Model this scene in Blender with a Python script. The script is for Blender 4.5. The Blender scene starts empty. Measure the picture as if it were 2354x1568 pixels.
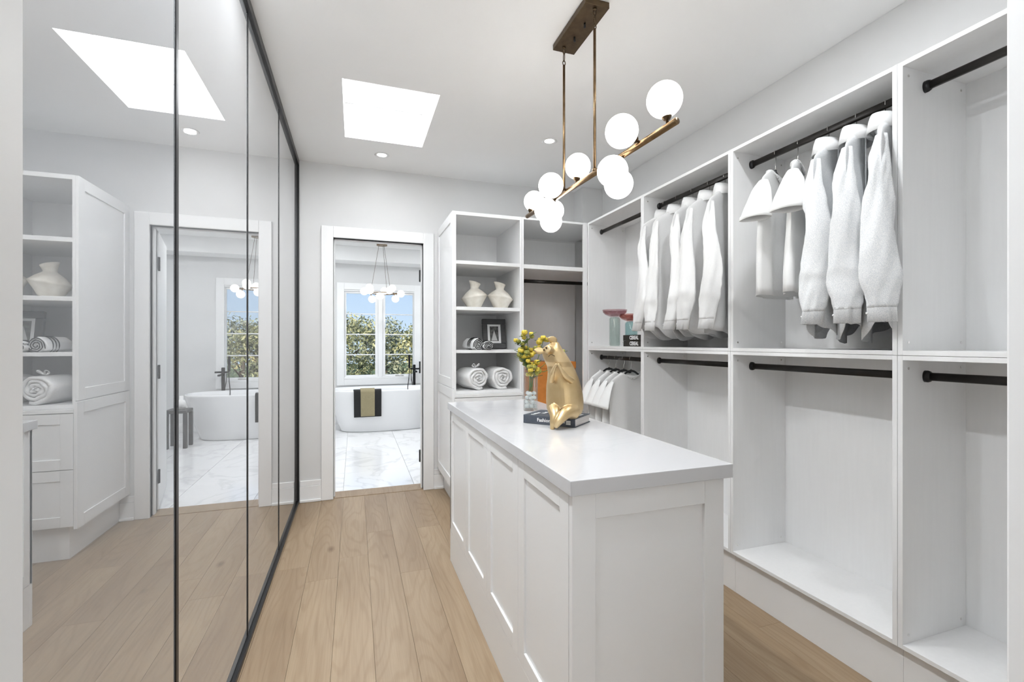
import bpy, bmesh, math, random
from mathutils import Vector, Matrix, noise
random.seed(7)
S = bpy.context.scene
COL = S.collection
PI = math.pi

# ------------------------------------------------------------------ camera
FPX, HOR, YAW = 1059.0, 787.5, math.atan((1177 - 815.6) / 1059.0)
cd = bpy.data.cameras.new('camera'); cam = bpy.data.objects.new('camera', cd); COL.objects.link(cam)
cd.sensor_width = 36.0; cd.lens = 36.0 * FPX / 2354.0
cd.shift_y = (HOR - 784.0) / 2354.0
cd.clip_start = 0.02; cd.clip_end = 500
cam.location = (0, 0, 1.27); cam.rotation_euler = (PI / 2, 0, -YAW)
S.camera = cam

# ------------------------------------------------------------------ world, sun, skylight daylight, added bedroom fill, exposure
W = bpy.data.worlds.new('sky'); S.world = W; W.use_nodes = True
nt = W.node_tree; nt.nodes.clear()
out = nt.nodes.new('ShaderNodeOutputWorld'); bg = nt.nodes.new('ShaderNodeBackground')
tc = nt.nodes.new('ShaderNodeTexCoord'); sx = nt.nodes.new('ShaderNodeSeparateXYZ'); rp = nt.nodes.new('ShaderNodeValToRGB')
rp.color_ramp.elements[0].position = 0.0; rp.color_ramp.elements[0].color = (0.66, 0.82, 0.97, 1)
rp.color_ramp.elements[1].position = 0.45; rp.color_ramp.elements[1].color = (0.22, 0.44, 0.86, 1)
nt.links.new(tc.outputs['Generated'], sx.inputs[0]); nt.links.new(sx.outputs['Z'], rp.inputs[0])
nt.links.new(rp.outputs[0], bg.inputs[0]); bg.inputs[1].default_value = 0.80
nt.links.new(bg.outputs[0], out.inputs[0])

sd = bpy.data.lights.new('sun', 'SUN'); sd.energy = 5.5; sd.angle = 0.01; sd.color = (1, 0.95, 0.86)
sun = bpy.data.objects.new('sun', sd); COL.objects.link(sun)
sun.rotation_euler = (math.radians(52), 0, math.radians(-25))          # comes from behind the camera, high

def area(name, loc, sx_, sy_, power, color=(1, 1, 1), rot=(0, 0, 0), shape='RECTANGLE'):
    d = bpy.data.lights.new(name, 'AREA'); d.energy = power; d.shape = shape; d.size = sx_
    if shape in ('RECTANGLE', 'ELLIPSE'): d.size_y = sy_
    d.color = color
    o = bpy.data.objects.new(name, d); COL.objects.link(o); o.location = loc; o.rotation_euler = rot
    return o
SKX0, SKX1, SKY0, SKY1 = -0.066, 0.472, 2.687, 3.447
area('skylight_daylight', ((SKX0 + SKX1) / 2, (SKY0 + SKY1) / 2, 2.90), SKX1 - SKX0 - .01, SKY1 - SKY0 - .01, 8.5, (0.94, 0.97, 1.0))
area('bedroom_fill_light', (.3, -3.22, 1.45), 2.4, 1.7, 25, (0.93, 0.97, 1.0), (PI / 2, 0, 0))  # added fill from behind the camera for the island, not a known window
S.view_settings.view_transform = 'Standard'; S.view_settings.look = 'None'
S.view_settings.gamma = 1.0; S.view_settings.use_curve_mapping = False
S.view_settings.exposure = 0.38
cy = S.cycles
cy.use_denoising = True
cy.max_bounces = 8; cy.diffuse_bounces = 5; cy.glossy_bounces = 4; cy.transmission_bounces = 4; cy.transparent_max_bounces = 14
cy.use_adaptive_sampling = True; cy.adaptive_threshold = 0.14; cy.adaptive_min_samples = 16
cy.sample_clamp_indirect = 6.0; cy.caustics_reflective = True; cy.blur_glossy = 0.4; cy.caustics_refractive = False

# ------------------------------------------------------------------ materials
def mat(name, color=(.8, .8, .8), rough=.5, metal=0.0, emit=None, estr=1.0, spec=.5, coat=0.0, alpha=None, sheen=0.0):
    m = bpy.data.materials.new(name); m.use_nodes = True
    b = m.node_tree.nodes['Principled BSDF']
    b.inputs['Base Color'].default_value = (*color, 1); b.inputs['Roughness'].default_value = rough
    b.inputs['Metallic'].default_value = metal; b.inputs['Specular IOR Level'].default_value = spec
    b.inputs['Coat Weight'].default_value = coat; b.inputs['Sheen Weight'].default_value = sheen
    if emit: b.inputs['Emission Color'].default_value = (*emit, 1); b.inputs['Emission Strength'].default_value = estr
    return m
def N(m, t, **kw):
    n = m.node_tree.nodes.new(t)
    for k, v in kw.items(): setattr(n, k, v)
    return n
def L(m, a, b): m.node_tree.links.new(a, b)
def bsdf(m): return m.node_tree.nodes['Principled BSDF']
def bump(m, src, strength, dist=.002):
    bp = N(m, 'ShaderNodeBump'); bp.inputs['Strength'].default_value = strength; bp.inputs['Distance'].default_value = dist
    L(m, src, bp.inputs['Height']); L(m, bp.outputs[0], bsdf(m).inputs['Normal'])
def noise_var(m, c1, c2, scale=(1, 1, 1), detail=4, p0=.35, p1=.65, nscale=1.0, bumpv=0):
    t = N(m, 'ShaderNodeTexCoord'); mp = N(m, 'ShaderNodeMapping'); mp.inputs['Scale'].default_value = scale
    nz = N(m, 'ShaderNodeTexNoise'); nz.inputs['Scale'].default_value = nscale; nz.inputs['Detail'].default_value = detail
    r = N(m, 'ShaderNodeValToRGB'); r.color_ramp.elements[0].position = p0; r.color_ramp.elements[1].position = p1
    r.color_ramp.elements[0].color = (*c1, 1); r.color_ramp.elements[1].color = (*c2, 1)
    L(m, t.outputs['Object'], mp.inputs[0]); L(m, mp.outputs[0], nz.inputs[0]); L(m, nz.outputs[0], r.inputs[0])
    L(m, r.outputs[0], bsdf(m).inputs['Base Color'])
    if bumpv: bump(m, nz.outputs[0], bumpv)
    return m

M = {}
M['wall'] = noise_var(mat('wall_paint', rough=.6), (.715, .715, .713), (.727, .727, .725), nscale=3)
M['ceil'] = noise_var(mat('ceiling_paint', rough=.8), (.89, .888, .884), (.90, .898, .894), nscale=3)
M['trim'] = noise_var(mat('trim_paint', rough=.35), (.87, .87, .87), (.88, .88, .88), nscale=5)
M['cab'] = noise_var(mat('cabinet_lacquer', rough=.38), (.87, .872, .872), (.88, .882, .882), nscale=4)
M['mel'] = noise_var(mat('melamine', rough=.42), (.845, .845, .845), (.86, .86, .86), scale=(20, 20, 1.5), nscale=3)
M['black'] = mat('black_metal', (.012, .012, .013), .35, .3)
M['rod'] = noise_var(mat('black_rod', rough=.3, metal=.4), (.018, .016, .014), (.026, .022, .02), nscale=20)
M['velvet'] = noise_var(mat('black_velvet', rough=.9, sheen=.3), (.008, .008, .009), (.014, .014, .015), nscale=200)
M['chrome'] = mat('chrome', (.75, .74, .72), .18, 1.0)
M['bronze'] = noise_var(mat('bronze', rough=.32, metal=1.0), (.20, .13, .07), (.27, .18, .10), nscale=30)
M['bronzed'] = noise_var(mat('dark_bronze', rough=.4, metal=1.0), (.10, .07, .045), (.14, .10, .06), nscale=30)
M['globe'] = mat('opal_glass', (.9, .88, .84), .15, emit=(1.0, .965, .91), estr=5.2)
M['globe_b'] = mat('opal_glass_dim', (.9, .88, .84), .15, emit=(1.0, .95, .87), estr=.80)
M['pot'] = mat('lamp_lens', (.9, .9, .9), .3, emit=(1, .97, .93), estr=6.0)
M['tub'] = mat('acrylic', (.86, .86, .865), .18, coat=.3)
M['porc'] = noise_var(mat('stone_white', rough=.6), (.80, .79, .78), (.88, .87, .86), nscale=30)

def wood():
    m = mat('oak_floor', rough=.42); b = bsdf(m)
    t = N(m, 'ShaderNodeTexCoord'); oi = N(m, 'ShaderNodeObjectInfo')
    vm = N(m, 'ShaderNodeVectorMath', operation='SCALE'); vm.inputs[0].default_value = (17.3, 41.7, 5.1)
    L(m, oi.outputs['Random'], vm.inputs['Scale'])
    add = N(m, 'ShaderNodeVectorMath', operation='ADD'); L(m, t.outputs['Object'], add.inputs[0]); L(m, vm.outputs[0], add.inputs[1])
    def mapped(sc):
        mp = N(m, 'ShaderNodeMapping'); mp.inputs['Scale'].default_value = sc; L(m, add.outputs[0], mp.inputs[0]); return mp
    big = N(m, 'ShaderNodeTexNoise'); big.inputs['Scale'].default_value = 1.0; big.inputs['Detail'].default_value = 1.5
    L(m, mapped((4.6, .62, 1)).outputs[0], big.inputs[0])
    mul = N(m, 'ShaderNodeMath', operation='MULTIPLY'); mul.inputs[1].default_value = 120; L(m, big.outputs[0], mul.inputs[0])
    sn = N(m, 'ShaderNodeMath', operation='SINE'); L(m, mul.outputs[0], sn.inputs[0])
    fine = N(m, 'ShaderNodeTexNoise'); fine.inputs['Scale'].default_value = 1.0; fine.inputs['Detail'].default_value = 5
    L(m, mapped((160, 5, 1)).outputs[0], fine.inputs[0])
    mid = N(m, 'ShaderNodeTexNoise'); mid.inputs['Scale'].default_value = 1.0; mid.inputs['Detail'].default_value = 3
    L(m, mapped((7, .8, 1)).outputs[0], mid.inputs[0])
    r1 = N(m, 'ShaderNodeValToRGB'); r1.color_ramp.elements[0].position = .3; r1.color_ramp.elements[1].position = .7
    r1.color_ramp.elements[0].color = (.335, .236, .146, 1); r1.color_ramp.elements[1].color = (.43, .322, .212, 1); L(m, mid.outputs[0], r1.inputs[0])
    # ring lines
    rr = N(m, 'ShaderNodeValToRGB'); rr.color_ramp.elements[0].position = .02; rr.color_ramp.elements[1].position = .35
    rr.color_ramp.elements[0].color = (.86, .82, .78, 1); rr.color_ramp.elements[1].color = (1, 1, 1, 1)
    ab = N(m, 'ShaderNodeMath', operation='MULTIPLY_ADD'); ab.inputs[1].default_value = .5; ab.inputs[2].default_value = .5; L(m, sn.outputs[0], ab.inputs[0]); L(m, ab.outputs[0], rr.inputs[0])
    mx = N(m, 'ShaderNodeMix', data_type='RGBA', blend_type='MULTIPLY'); mx.inputs[0].default_value = .6
    L(m, r1.outputs[0], mx.inputs[6]); L(m, rr.outputs[0], mx.inputs[7])
    rf = N(m, 'ShaderNodeValToRGB'); rf.color_ramp.elements[0].position = .3; rf.color_ramp.elements[1].position = .6
    rf.color_ramp.elements[0].color = (.84, .81, .78, 1); rf.color_ramp.elements[1].color = (1, 1, 1, 1); L(m, fine.outputs[0], rf.inputs[0])
    mx2 = N(m, 'ShaderNodeMix', data_type='RGBA', blend_type='MULTIPLY'); mx2.inputs[0].default_value = .7
    L(m, mx.outputs[2], mx2.inputs[6]); L(m, rf.outputs[0], mx2.inputs[7])
    # knots
    vo = N(m, 'ShaderNodeTexVoronoi'); vo.inputs['Scale'].default_value = 1.0; L(m, mapped((3.2, 1.5, 1)).outputs[0], vo.inputs[0])
    rk = N(m, 'ShaderNodeValToRGB'); rk.color_ramp.elements[0].position = .02; rk.color_ramp.elements[1].position = .085
    rk.color_ramp.elements[0].color = (.42, .33, .26, 1); rk.color_ramp.elements[1].color = (1, 1, 1, 1); L(m, vo.outputs['Distance'], rk.inputs[0])
    mx3 = N(m, 'ShaderNodeMix', data_type='RGBA', blend_type='MULTIPLY'); mx3.inputs[0].default_value = .8
    L(m, mx2.outputs[2], mx3.inputs[6]); L(m, rk.outputs[0], mx3.inputs[7])
    # per plank tone
    rt = N(m, 'ShaderNodeValToRGB'); rt.color_ramp.elements[0].color = (.86, .84, .82, 1); rt.color_ramp.elements[1].color = (1.0, 1.0, .98, 1); L(m, oi.outputs['Random'], rt.inputs[0])
    mx4 = N(m, 'ShaderNodeMix', data_type='RGBA', blend_type='MULTIPLY'); mx4.inputs[0].default_value = 1
    L(m, mx3.outputs[2], mx4.inputs[6]); L(m, rt.outputs[0], mx4.inputs[7])
    L(m, mx4.outputs[2], b.inputs['Base Color'])
    bump(m, fine.outputs[0], .15, .001)
    return m
M['wood'] = wood()
def marble(name, base, vein, amt, sc):
    m = mat(name, rough=.14, spec=.5)
    t = N(m, 'ShaderNodeTexCoord'); oi = N(m, 'ShaderNodeObjectInfo')
    ad = N(m, 'ShaderNodeVectorMath', operation='MULTIPLY_ADD'); L(m, oi.outputs['Random'], ad.inputs[0]); ad.inputs[1].default_value = (13, 29, 7); L(m, t.outputs['Object'], ad.inputs[2])
    nz = N(m, 'ShaderNodeTexNoise'); nz.inputs['Scale'].default_value = sc; nz.inputs['Detail'].default_value = 6; nz.inputs['Distortion'].default_value = 1.6
    L(m, ad.outputs[0], nz.inputs[0])
    r = N(m, 'ShaderNodeValToRGB'); e = r.color_ramp.elements; e[0].position = .46; e[0].color = (*base, 1); e[1].position = .54; e[1].color = (*base, 1)
    k = e.new(.50); k.color = (*[base[i] * (1 - amt) + vein[i] * amt for i in range(3)], 1)
    L(m, nz.outputs[0], r.inputs[0]); L(m, r.outputs[0], bsdf(m).inputs['Base Color']); return m
M['tile'] = marble('marble_tile', (.84, .84, .845), (.45, .45, .46), .28, 1.3)
M['quartz'] = marble('quartz', (.64, .64, .652), (.48, .48, .50), .12, 2.0)
M['grout'] = mat('grout', (.62, .62, .62), .8)
M['subfloor'] = mat('dark_joint', (.30, .215, .145), .8)

def mirror(name, lo, ior, base, transp=0.0):
    m = bpy.data.materials.new(name); m.use_nodes = True; n = m.node_tree; n.nodes.clear()
    o = n.nodes.new('ShaderNodeOutputMaterial'); g = n.nodes.new('ShaderNodeBsdfGlossy'); g.inputs['Roughness'].default_value = .004
    g.inputs['Color'].default_value = (.97, .97, .97, 1)
    d = n.nodes.new('ShaderNodeBsdfDiffuse'); d.inputs['Color'].default_value = (*base, 1)
    fr = n.nodes.new('ShaderNodeFresnel'); fr.inputs['IOR'].default_value = ior
    ma = n.nodes.new('ShaderNodeMath'); ma.operation = 'MULTIPLY_ADD'; ma.inputs[1].default_value = 1 - lo; ma.inputs[2].default_value = lo
    n.links.new(fr.outputs[0], ma.inputs[0])
    mx = n.nodes.new('ShaderNodeMixShader'); n.links.new(ma.outputs[0], mx.inputs[0])
    if transp > 0:
        t = n.nodes.new('ShaderNodeBsdfTransparent'); t.inputs['Color'].default_value = (.9, .88, .86, 1)
        m2 = n.nodes.new('ShaderNodeMixShader'); m2.inputs[0].default_value = transp
        n.links.new(d.outputs[0], m2.inputs[1]); n.links.new(t.outputs[0], m2.inputs[2]); n.links.new(m2.outputs[0], mx.inputs[1])
    else: n.links.new(d.outputs[0], mx.inputs[1])
    n.links.new(g.outputs[0], mx.inputs[2]); n.links.new(mx.outputs[0], o.inputs[0]); return m
M['mirror'] = mirror('grey_mirror_glass', .52, 2.3, (.42, .425, .435))
M['mirror_h'] = mirror('hazy_grey_mirror_glass', .42, 2.3, (.34, .355, .375))
def clear(name, tint, gl=.06, rough=.02):
    m = bpy.data.materials.new(name); m.use_nodes = True; n = m.node_tree; n.nodes.clear()
    o = n.nodes.new('ShaderNodeOutputMaterial'); g = n.nodes.new('ShaderNodeBsdfGlossy'); g.inputs['Roughness'].default_value = rough
    t = n.nodes.new('ShaderNodeBsdfTransparent'); t.inputs['Color'].default_value = (*tint, 1)
    lw = n.nodes.new('ShaderNodeLayerWeight'); lw.inputs['Blend'].default_value = .5
    pw = n.nodes.new('ShaderNodeMath'); pw.operation = 'POWER'; pw.inputs[1].default_value = 4.0; n.links.new(lw.outputs['Facing'], pw.inputs[0])
    ma = n.nodes.new('ShaderNodeMath'); ma.operation = 'MULTIPLY_ADD'; ma.inputs[1].default_value = .6; ma.inputs[2].default_value = gl; n.links.new(pw.outputs[0], ma.inputs[0])
    mx = n.nodes.new('ShaderNodeMixShader'); n.links.new(ma.outputs[0], mx.inputs[0]); n.links.new(t.outputs[0], mx.inputs[1]); n.links.new(g.outputs[0], mx.inputs[2])
    n.links.new(mx.outputs[0], o.inputs[0]); return m
M['pane'] = clear('window_glass', (.98, .99, 1.0), .008)
M['vase_glass'] = clear('clear_glass', (.93, .95, .95), .05)
M['smoke'] = clear('green_grey_glass', (.87, .91, .895), .07)
M['aqua'] = clear('aqua_glass', (.77, .87, .87), .07)
M['pink'] = clear('plum_glass', (.80, .66, .68), .07)
M['rust'] = clear('rust_glass', (.76, .53, .50), .07)

def cloth(name, c1, c2, weave=600, bmp=.12):
    m = mat(name, rough=.85, sheen=.15); t = N(m, 'ShaderNodeTexCoord')
    nz = N(m, 'ShaderNodeTexNoise'); nz.inputs['Scale'].default_value = weave; nz.inputs['Detail'].default_value = 1
    L(m, t.outputs['Object'], nz.inputs[0])
    r = N(m, 'ShaderNodeValToRGB'); r.color_ramp.elements[0].position = .35; r.color_ramp.elements[1].position = .65
    r.color_ramp.elements[0].color = (*c1, 1); r.color_ramp.elements[1].color = (*c2, 1)
    L(m, nz.outputs[0], r.inputs[0]); L(m, r.outputs[0], bsdf(m).inputs['Base Color'])
    bump(m, nz.outputs[0], bmp, .001); return m
M['shirt'] = cloth('white_cotton', (.80, .80, .80), (.86, .86, .86), 500, .05)
M['shirtd'] = cloth('white_dotted_cotton', (.66, .68, .70), (.86, .86, .86), 420, .08)
M['tee'] = cloth('white_jersey', (.83, .83, .825), (.88, .88, .875), 700, .05)
M['terry'] = cloth('white_terry', (.78, .78, .78), (.90, .90, .90), 260, .6)
M['terry_k'] = cloth('black_terry', (.008, .008, .008), (.016, .016, .016), 260, .5)
M['terry_o'] = cloth('olive_terry', (.24, .20, .11), (.36, .31, .19), 260, .5)
M['clay'] = noise_var(mat('cream_clay', rough=.85), (.66, .62, .54), (.80, .77, .70), nscale=14, detail=6, bumpv=.35)
M['gold'] = noise_var(mat('gold_paint', rough=.36, metal=.8), (.58, .42, .215), (.68, .52, .30), nscale=9)
M['gold_dark'] = mat('gold_crease', (.10, .06, .02), .6, .5)
M['navy'] = noise_var(mat('navy_cover', rough=.5), (.055, .065, .085), (.07, .08, .10), nscale=60)
M['brownk'] = noise_var(mat('espresso_cover', rough=.5), (.022, .018, .015), (.03, .025, .02), nscale=60)
M['paper'] = noise_var(mat('page_edge', rough=.8), (.62, .58, .55), (.76, .72, .69), scale=(1, 1, 300), nscale=3)
M['white'] = mat('white_ink', (.85, .85, .85), .6)
M['orange'] = noise_var(mat('orange_card', rough=.6), (.60, .21, .035), (.68, .25, .05), nscale=20)
M['frame'] = noise_var(mat('charcoal_frame', rough=.5), (.045, .045, .047), (.065, .065, .066), scale=(4, 4, 60), nscale=3)
M['photo'] = noise_var(mat('dark_photo', rough=.3), (.03, .03, .03), (.14, .14, .13), nscale=50)
M['photo_l'] = mat('pale_photo', (.55, .55, .54), .4)
M['stem'] = mat('green_stem', (.12, .22, .05), .6)
M['leaf'] = noise_var(mat('green_leaf', rough=.5), (.05, .10, .025), (.13, .20, .06), nscale=60)
M['yellow'] = noise_var(mat('yellow_petal', rough=.7), (.50, .36, .03), (.78, .60, .09), nscale=90)
M['olive'] = noise_var(mat('olive_bud', rough=.7), (.24, .24, .05), (.42, .38, .08), nscale=90)
M['bark'] = noise_var(mat('bark', rough=.9), (.06, .045, .03), (.12, .09, .06), nscale=8)
def leafmat(name, a, b, c):
    m = mat(name, rough=.7); t = N(m, 'ShaderNodeTexCoord')
    nz = N(m, 'ShaderNodeTexNoise'); nz.inputs['Scale'].default_value = 2.6; nz.inputs['Detail'].default_value = 5
    L(m, t.outputs['Object'], nz.inputs[0]); r = N(m, 'ShaderNodeValToRGB'); e = r.color_ramp.elements
    e[0].position = .34; e[0].color = (*a, 1); e[1].position = .66; e[1].color = (*c, 1); k = e.new(.5); k.color = (*b, 1)
    L(m, nz.outputs[0], r.inputs[0]); L(m, r.outputs[0], bsdf(m).inputs['Base Color']); return m
M['tree1'] = leafmat('foliage_olive', (.10, .11, .05), (.28, .28, .13), (.58, .50, .24))
M['tree2'] = leafmat('foliage_grey', (.10, .12, .08), (.27, .29, .19), (.50, .48, .32))
M['tree3'] = leafmat('foliage_gold', (.12, .12, .03), (.36, .33, .10), (.66, .54, .16))
M['grass'] = noise_var(mat('lawn', rough=.9), (.06, .09, .03), (.12, .15, .05), nscale=2)

# ------------------------------------------------------------------ builders
ORI = {}
def link(o): COL.objects.link(o); return o
def thing(name, label, cat, loc=(0, 0, 0), rotz=0, group=None, local=False, rot=None, kind=None):
    o = bpy.data.objects.new(name, None); link(o); o.location = loc; o.rotation_euler = rot if rot else (0, 0, rotz)
    o.empty_display_size = .05
    if kind: o['kind'] = kind
    if label: o['label'] = label
    if cat: o['category'] = cat
    if group: o['group'] = group
    ORI[o] = Vector((0, 0, 0)) if local else Vector(loc)
    return o
def obj(name, bm, m, parent=None, smooth=False, origin=None):
    me = bpy.data.meshes.new(name)
    org = ORI[parent] if parent is not None else Vector(origin or (0, 0, 0))
    if org.length > 0: bmesh.ops.translate(bm, vec=-org, verts=bm.verts)
    bmesh.ops.recalc_face_normals(bm, faces=bm.faces)
    bm.to_mesh(me); bm.free()
    if smooth:
        for p in me.polygons: p.use_smooth = True
    me.materials.append(M[m] if isinstance(m, str) else m)
    o = bpy.data.objects.new(name, me); link(o)
    if parent is not None: o.parent = parent; ORI[o] = org
    else: o.location = org; ORI[o] = org
    return o
def tag(o, label, cat, group=None):
    o['label'] = label; o['category'] = cat
    if group: o['group'] = group
    return o
def struct(name, bm, m, label=None):
    o = obj(name, bm, m); o['kind'] = 'structure'
    if label: o['label'] = label
    return o
def NB(): return bmesh.new()
def box(bm, x0, x1, y0, y1, z0, z1, bev=0.0, seg=1):
    vs = [bm.verts.new((x, y, z)) for x in (x0, x1) for y in (y0, y1) for z in (z0, z1)]
    f = [(0, 1, 3, 2), (4, 6, 7, 5), (0, 4, 5, 1), (2, 3, 7, 6), (0, 2, 6, 4), (1, 5, 7, 3)]
    fs = [bm.faces.new([vs[i] for i in q]) for q in f]
    if bev > 0:
        es = list({e for q in fs for e in q.edges})
        bmesh.ops.bevel(bm, geom=es, offset=bev, segments=seg, affect='EDGES', profile=.5)
    return bm
def bx(*a, **k): return box(NB(), *a, **k)
def rings(bm, rs, close_a=True, close_b=True, loop=False):
    """rs: list of rings, each a list of points; joined with quads"""
    V = [[bm.verts.new(p) for p in r] for r in rs]; n = len(V[0])
    rng = range(len(V)) if loop else range(len(V) - 1)
    for i in rng:
        a, b = V[i], V[(i + 1) % len(V)]
        for j in range(n):
            bm.faces.new((a[j], a[(j + 1) % n], b[(j + 1) % n], b[j]))
    if close_a and not loop: bm.faces.new(V[0][::-1])
    if close_b and not loop: bm.faces.new(V[-1])
    return V
def lathe(bm, prof, c=(0, 0, 0), seg=24, ca=True, cb=True, sx=1, sy=1, fn=None):
    rs = []
    for r, z in prof:
        ring = []
        for k in range(seg):
            a = 2 * PI * k / seg; p = Vector((math.cos(a) * r * sx, math.sin(a) * r * sy, z))
            if fn: p = fn(p)
            ring.append(p + Vector(c))
        rs.append(ring)
    rings(bm, rs, ca, cb); return bm
def frames(pts):
    T = []
    n = len(pts)
    for i in range(n):
        t = (pts[min(i + 1, n - 1)] - pts[max(i - 1, 0)]).normalized(); T.append(t)
    up = Vector((0, 0, 1)) if abs(T[0].z) < .9 else Vector((1, 0, 0))
    u = (up - T[0] * up.dot(T[0])).normalized(); U = [u]
    for i in range(1, n):
        u = (U[-1] - T[i] * U[-1].dot(T[i])).normalized(); U.append(u)
    return T, U
def tube(bm, pts, r, seg=10, ca=True, cb=True, flat=1.0):
    """tube along a path; r number or list; flat squeezes the second axis"""
    pts = [Vector(p) for p in pts]; T, U = frames(pts); rs = []
    for i, p in enumerate(pts):
        ri = r[i] if isinstance(r, (list, tuple)) else r; v = T[i].cross(U[i])
        rs.append([p + U[i] * math.cos(2 * PI * k / seg) * ri + v * math.sin(2 * PI * k / seg) * ri * flat for k in range(seg)])
    rings(bm, rs, ca, cb); return bm
def curve(ctrl, n=6):
    """catmull-rom through the control points"""
    P = [Vector(c) for c in ctrl]; P = [P[0] * 2 - P[1]] + P + [P[-1] * 2 - P[-2]]; o = []
    for i in range(1, len(P) - 2):
        for k in range(n):
            t = k / n; a, b, c, d = P[i - 1], P[i], P[i + 1], P[i + 2]
            o.append(.5 * ((2 * b) + (c - a) * t + (2 * a - 5 * b + 4 * c - d) * t * t + (3 * b - a - 3 * c + d) * t ** 3))
    o.append(P[-2].copy()); return o
def ball(bm, c, r, u=16, v=10, sc=(1, 1, 1), rot=None):
    m = Matrix.Translation(c) @ (rot.to_4x4() if rot else Matrix.Identity(4)) @ Matrix.Diagonal((*sc, 1))
    bmesh.ops.create_uvsphere(bm, u_segments=u, v_segments=v, radius=r, matrix=m); return bm
def cyl(bm, p0, p1, r, seg=16, r2=None):
    return tube(bm, [p0, p1], [r, r if r2 is None else r2], seg)
def text(name, body, size, m, parent, loc, rot, extrude=.0004, bold=0.0, width=1.0):
    cu = bpy.data.curves.new(name, 'FONT'); cu.body = body; cu.size = size; cu.extrude = extrude; cu.offset = bold
    cu.align_x = 'CENTER'; cu.align_y = 'CENTER'; cu.resolution_u = 3
    t = bpy.data.objects.new(name, cu); link(t); bpy.context.view_layer.update()
    me = bpy.data.meshes.new_from_object(t.evaluated_get(bpy.context.evaluated_depsgraph_get()))
    bpy.data.objects.remove(t); bpy.data.curves.remove(cu)
    me.materials.clear(); me.materials.append(M[m])
    o = bpy.data.objects.new(name, me); link(o); o.parent = parent
    o.location = loc; o.rotation_euler = rot; o.scale = (width, 1, 1); ORI[o] = Vector((0, 0, 0)); return o

# ------------------------------------------------------------------ the room shell
CZ = 2.717; XM = -0.423; YB = 4.01; XR = 2.21; YE = 0.33          # ceiling, mirror plane, back wall, right wall, entry wall
DX0, DX1, DZ = -0.165, 0.558, 2.122                               # bathroom door opening
BY0, BY1, BXL, BXR = 4.13, 7.65, -1.30, 2.70                      # bathroom

# wood floor: a dark bed and real planks
b = bx(-1.05, XR, YE - .15, YB + .12, -.05, -.012); floor = struct('floor', b, 'subfloor', 'light oak plank floor of the dressing room')
PW = .1622; x = -0.087 - 6 * PW; k = 0
cuts = {-1: 2.66, 0: 2.89, 1: 3.22, 2: 2.60, 3: 3.20, 4: 2.52, 5: 3.05}
while x < XR:
    col = round((x + .087) / PW); c0 = cuts.get(col, 2.2 + random.random() * 1.2)
    ys = [YE - .15] + [c for c in (c0 - 1.75, c0, c0 + 1.6) if YE < c < YB - .05] + [YB + .005]
    for i in range(len(ys) - 1):
        a0, a1 = max(x, -1.05), min(x + PW, XR)
        if a1 - a0 > .01:
            g = .0004
            bb = bx(a0 + g, a1 - g, ys[i] + g, ys[i + 1] - g, -.012, 0, bev=.0005); obj('plank', bb, 'wood', floor)
    x += PW
obj('threshold_board', bx(DX0 - .03, DX1 + .03, YB + .007, YB + .175, -.012, .004, bev=.002), 'wood', floor)

# bathroom floor tiles
bf = struct('floor_bathroom', bx(BXL, BXR, BY0, BY1, -.06, -.008), 'grout', 'white marble tile floor of the bathroom')
TX = .596; xs = -.093 - 3 * TX
while xs < BXR:
    yy = 4.76 - TX
    while yy < BY1:
        a0, a1, c0, c1 = max(xs, BXL) + .0015, min(xs + TX, BXR) - .0015, max(yy, YB + .18) + .0015, min(yy + TX, BY1) - .0015
        if a1 - a0 > .02 and c1 - c0 > .02: obj('tile', bx(a0, a1, c0, c1, -.008, 0, bev=.001), 'tile', bf)
        yy += TX
    xs += TX

# ceiling with the skylight shaft
b = NB()
for (x0, x1, y0, y1) in ((-1.05, SKX0, -3.3, YB + .12), (SKX1, XR + .1, -3.3, YB + .12), (SKX0, SKX1, -3.3, SKY0), (SKX0, SKX1, SKY1, YB + .12)):
    box(b, x0, x1, y0, y1, CZ, CZ + .24)
ceiling = struct('ceiling', b, 'ceil', 'white painted ceiling of the dressing room')
b = bx(SKX0 - .02, SKX1 + .02, SKY0 - .02, SKY1 + .02, CZ + .242, CZ + .262); w2 = struct('window_2', b, 'trim', 'white square skylight in the ceiling')
box_b = bx(BXL - .1, BXR + .1, BY0, BY1 + .1, CZ, CZ + .15); struct('ceiling_bathroom', box_b, 'ceil', 'white ceiling of the bathroom')
struct('trim_1', bx(BXL, BXR, 7.30, BY1 - .001, 2.50, CZ - .001), 'ceil', 'white bulkhead over the bathroom window')

# walls
b = NB(); box(b, BXL - .1, DX0, YB, BY0, 0, CZ + .15); box(b, DX1, BXR + .1, YB, BY0, 0, CZ + .15); box(b, DX0, DX1, YB, BY0, DZ, CZ)
struct('wall_back', b, 'wall', 'pale grey wall around the bathroom doorway')
struct('wall_right', bx(XR, XR + .1, YE - .15, YB - .001, 0, CZ - .001), 'wall', 'pale wall above the wardrobe units')
struct('wall_left', bx(-1.15, -1.05, YE - .15, YB - .001, 0, CZ - .001), 'wall', 'wall at the back of the mirrored closet')
struct('wall_corner', bx(2.0, XR - .001, 3.84, YB - .001, 2.25, CZ - .001), 'wall', 'boxed chase in the corner above the units')
EX0, EX1 = -0.173, 0.735
b = NB(); box(b, -1.15, EX0 - .02, YE - .13, YE, 0, CZ - .001); box(b, EX1 + .02, XR, YE - .13, YE, 0, CZ - .001); box(b, EX0 - .02, EX1 + .02, YE - .13, YE, 2.18, CZ - .001)
struct('wall_front', b, 'wall', 'wall with the entrance opening the view comes through')
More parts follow.
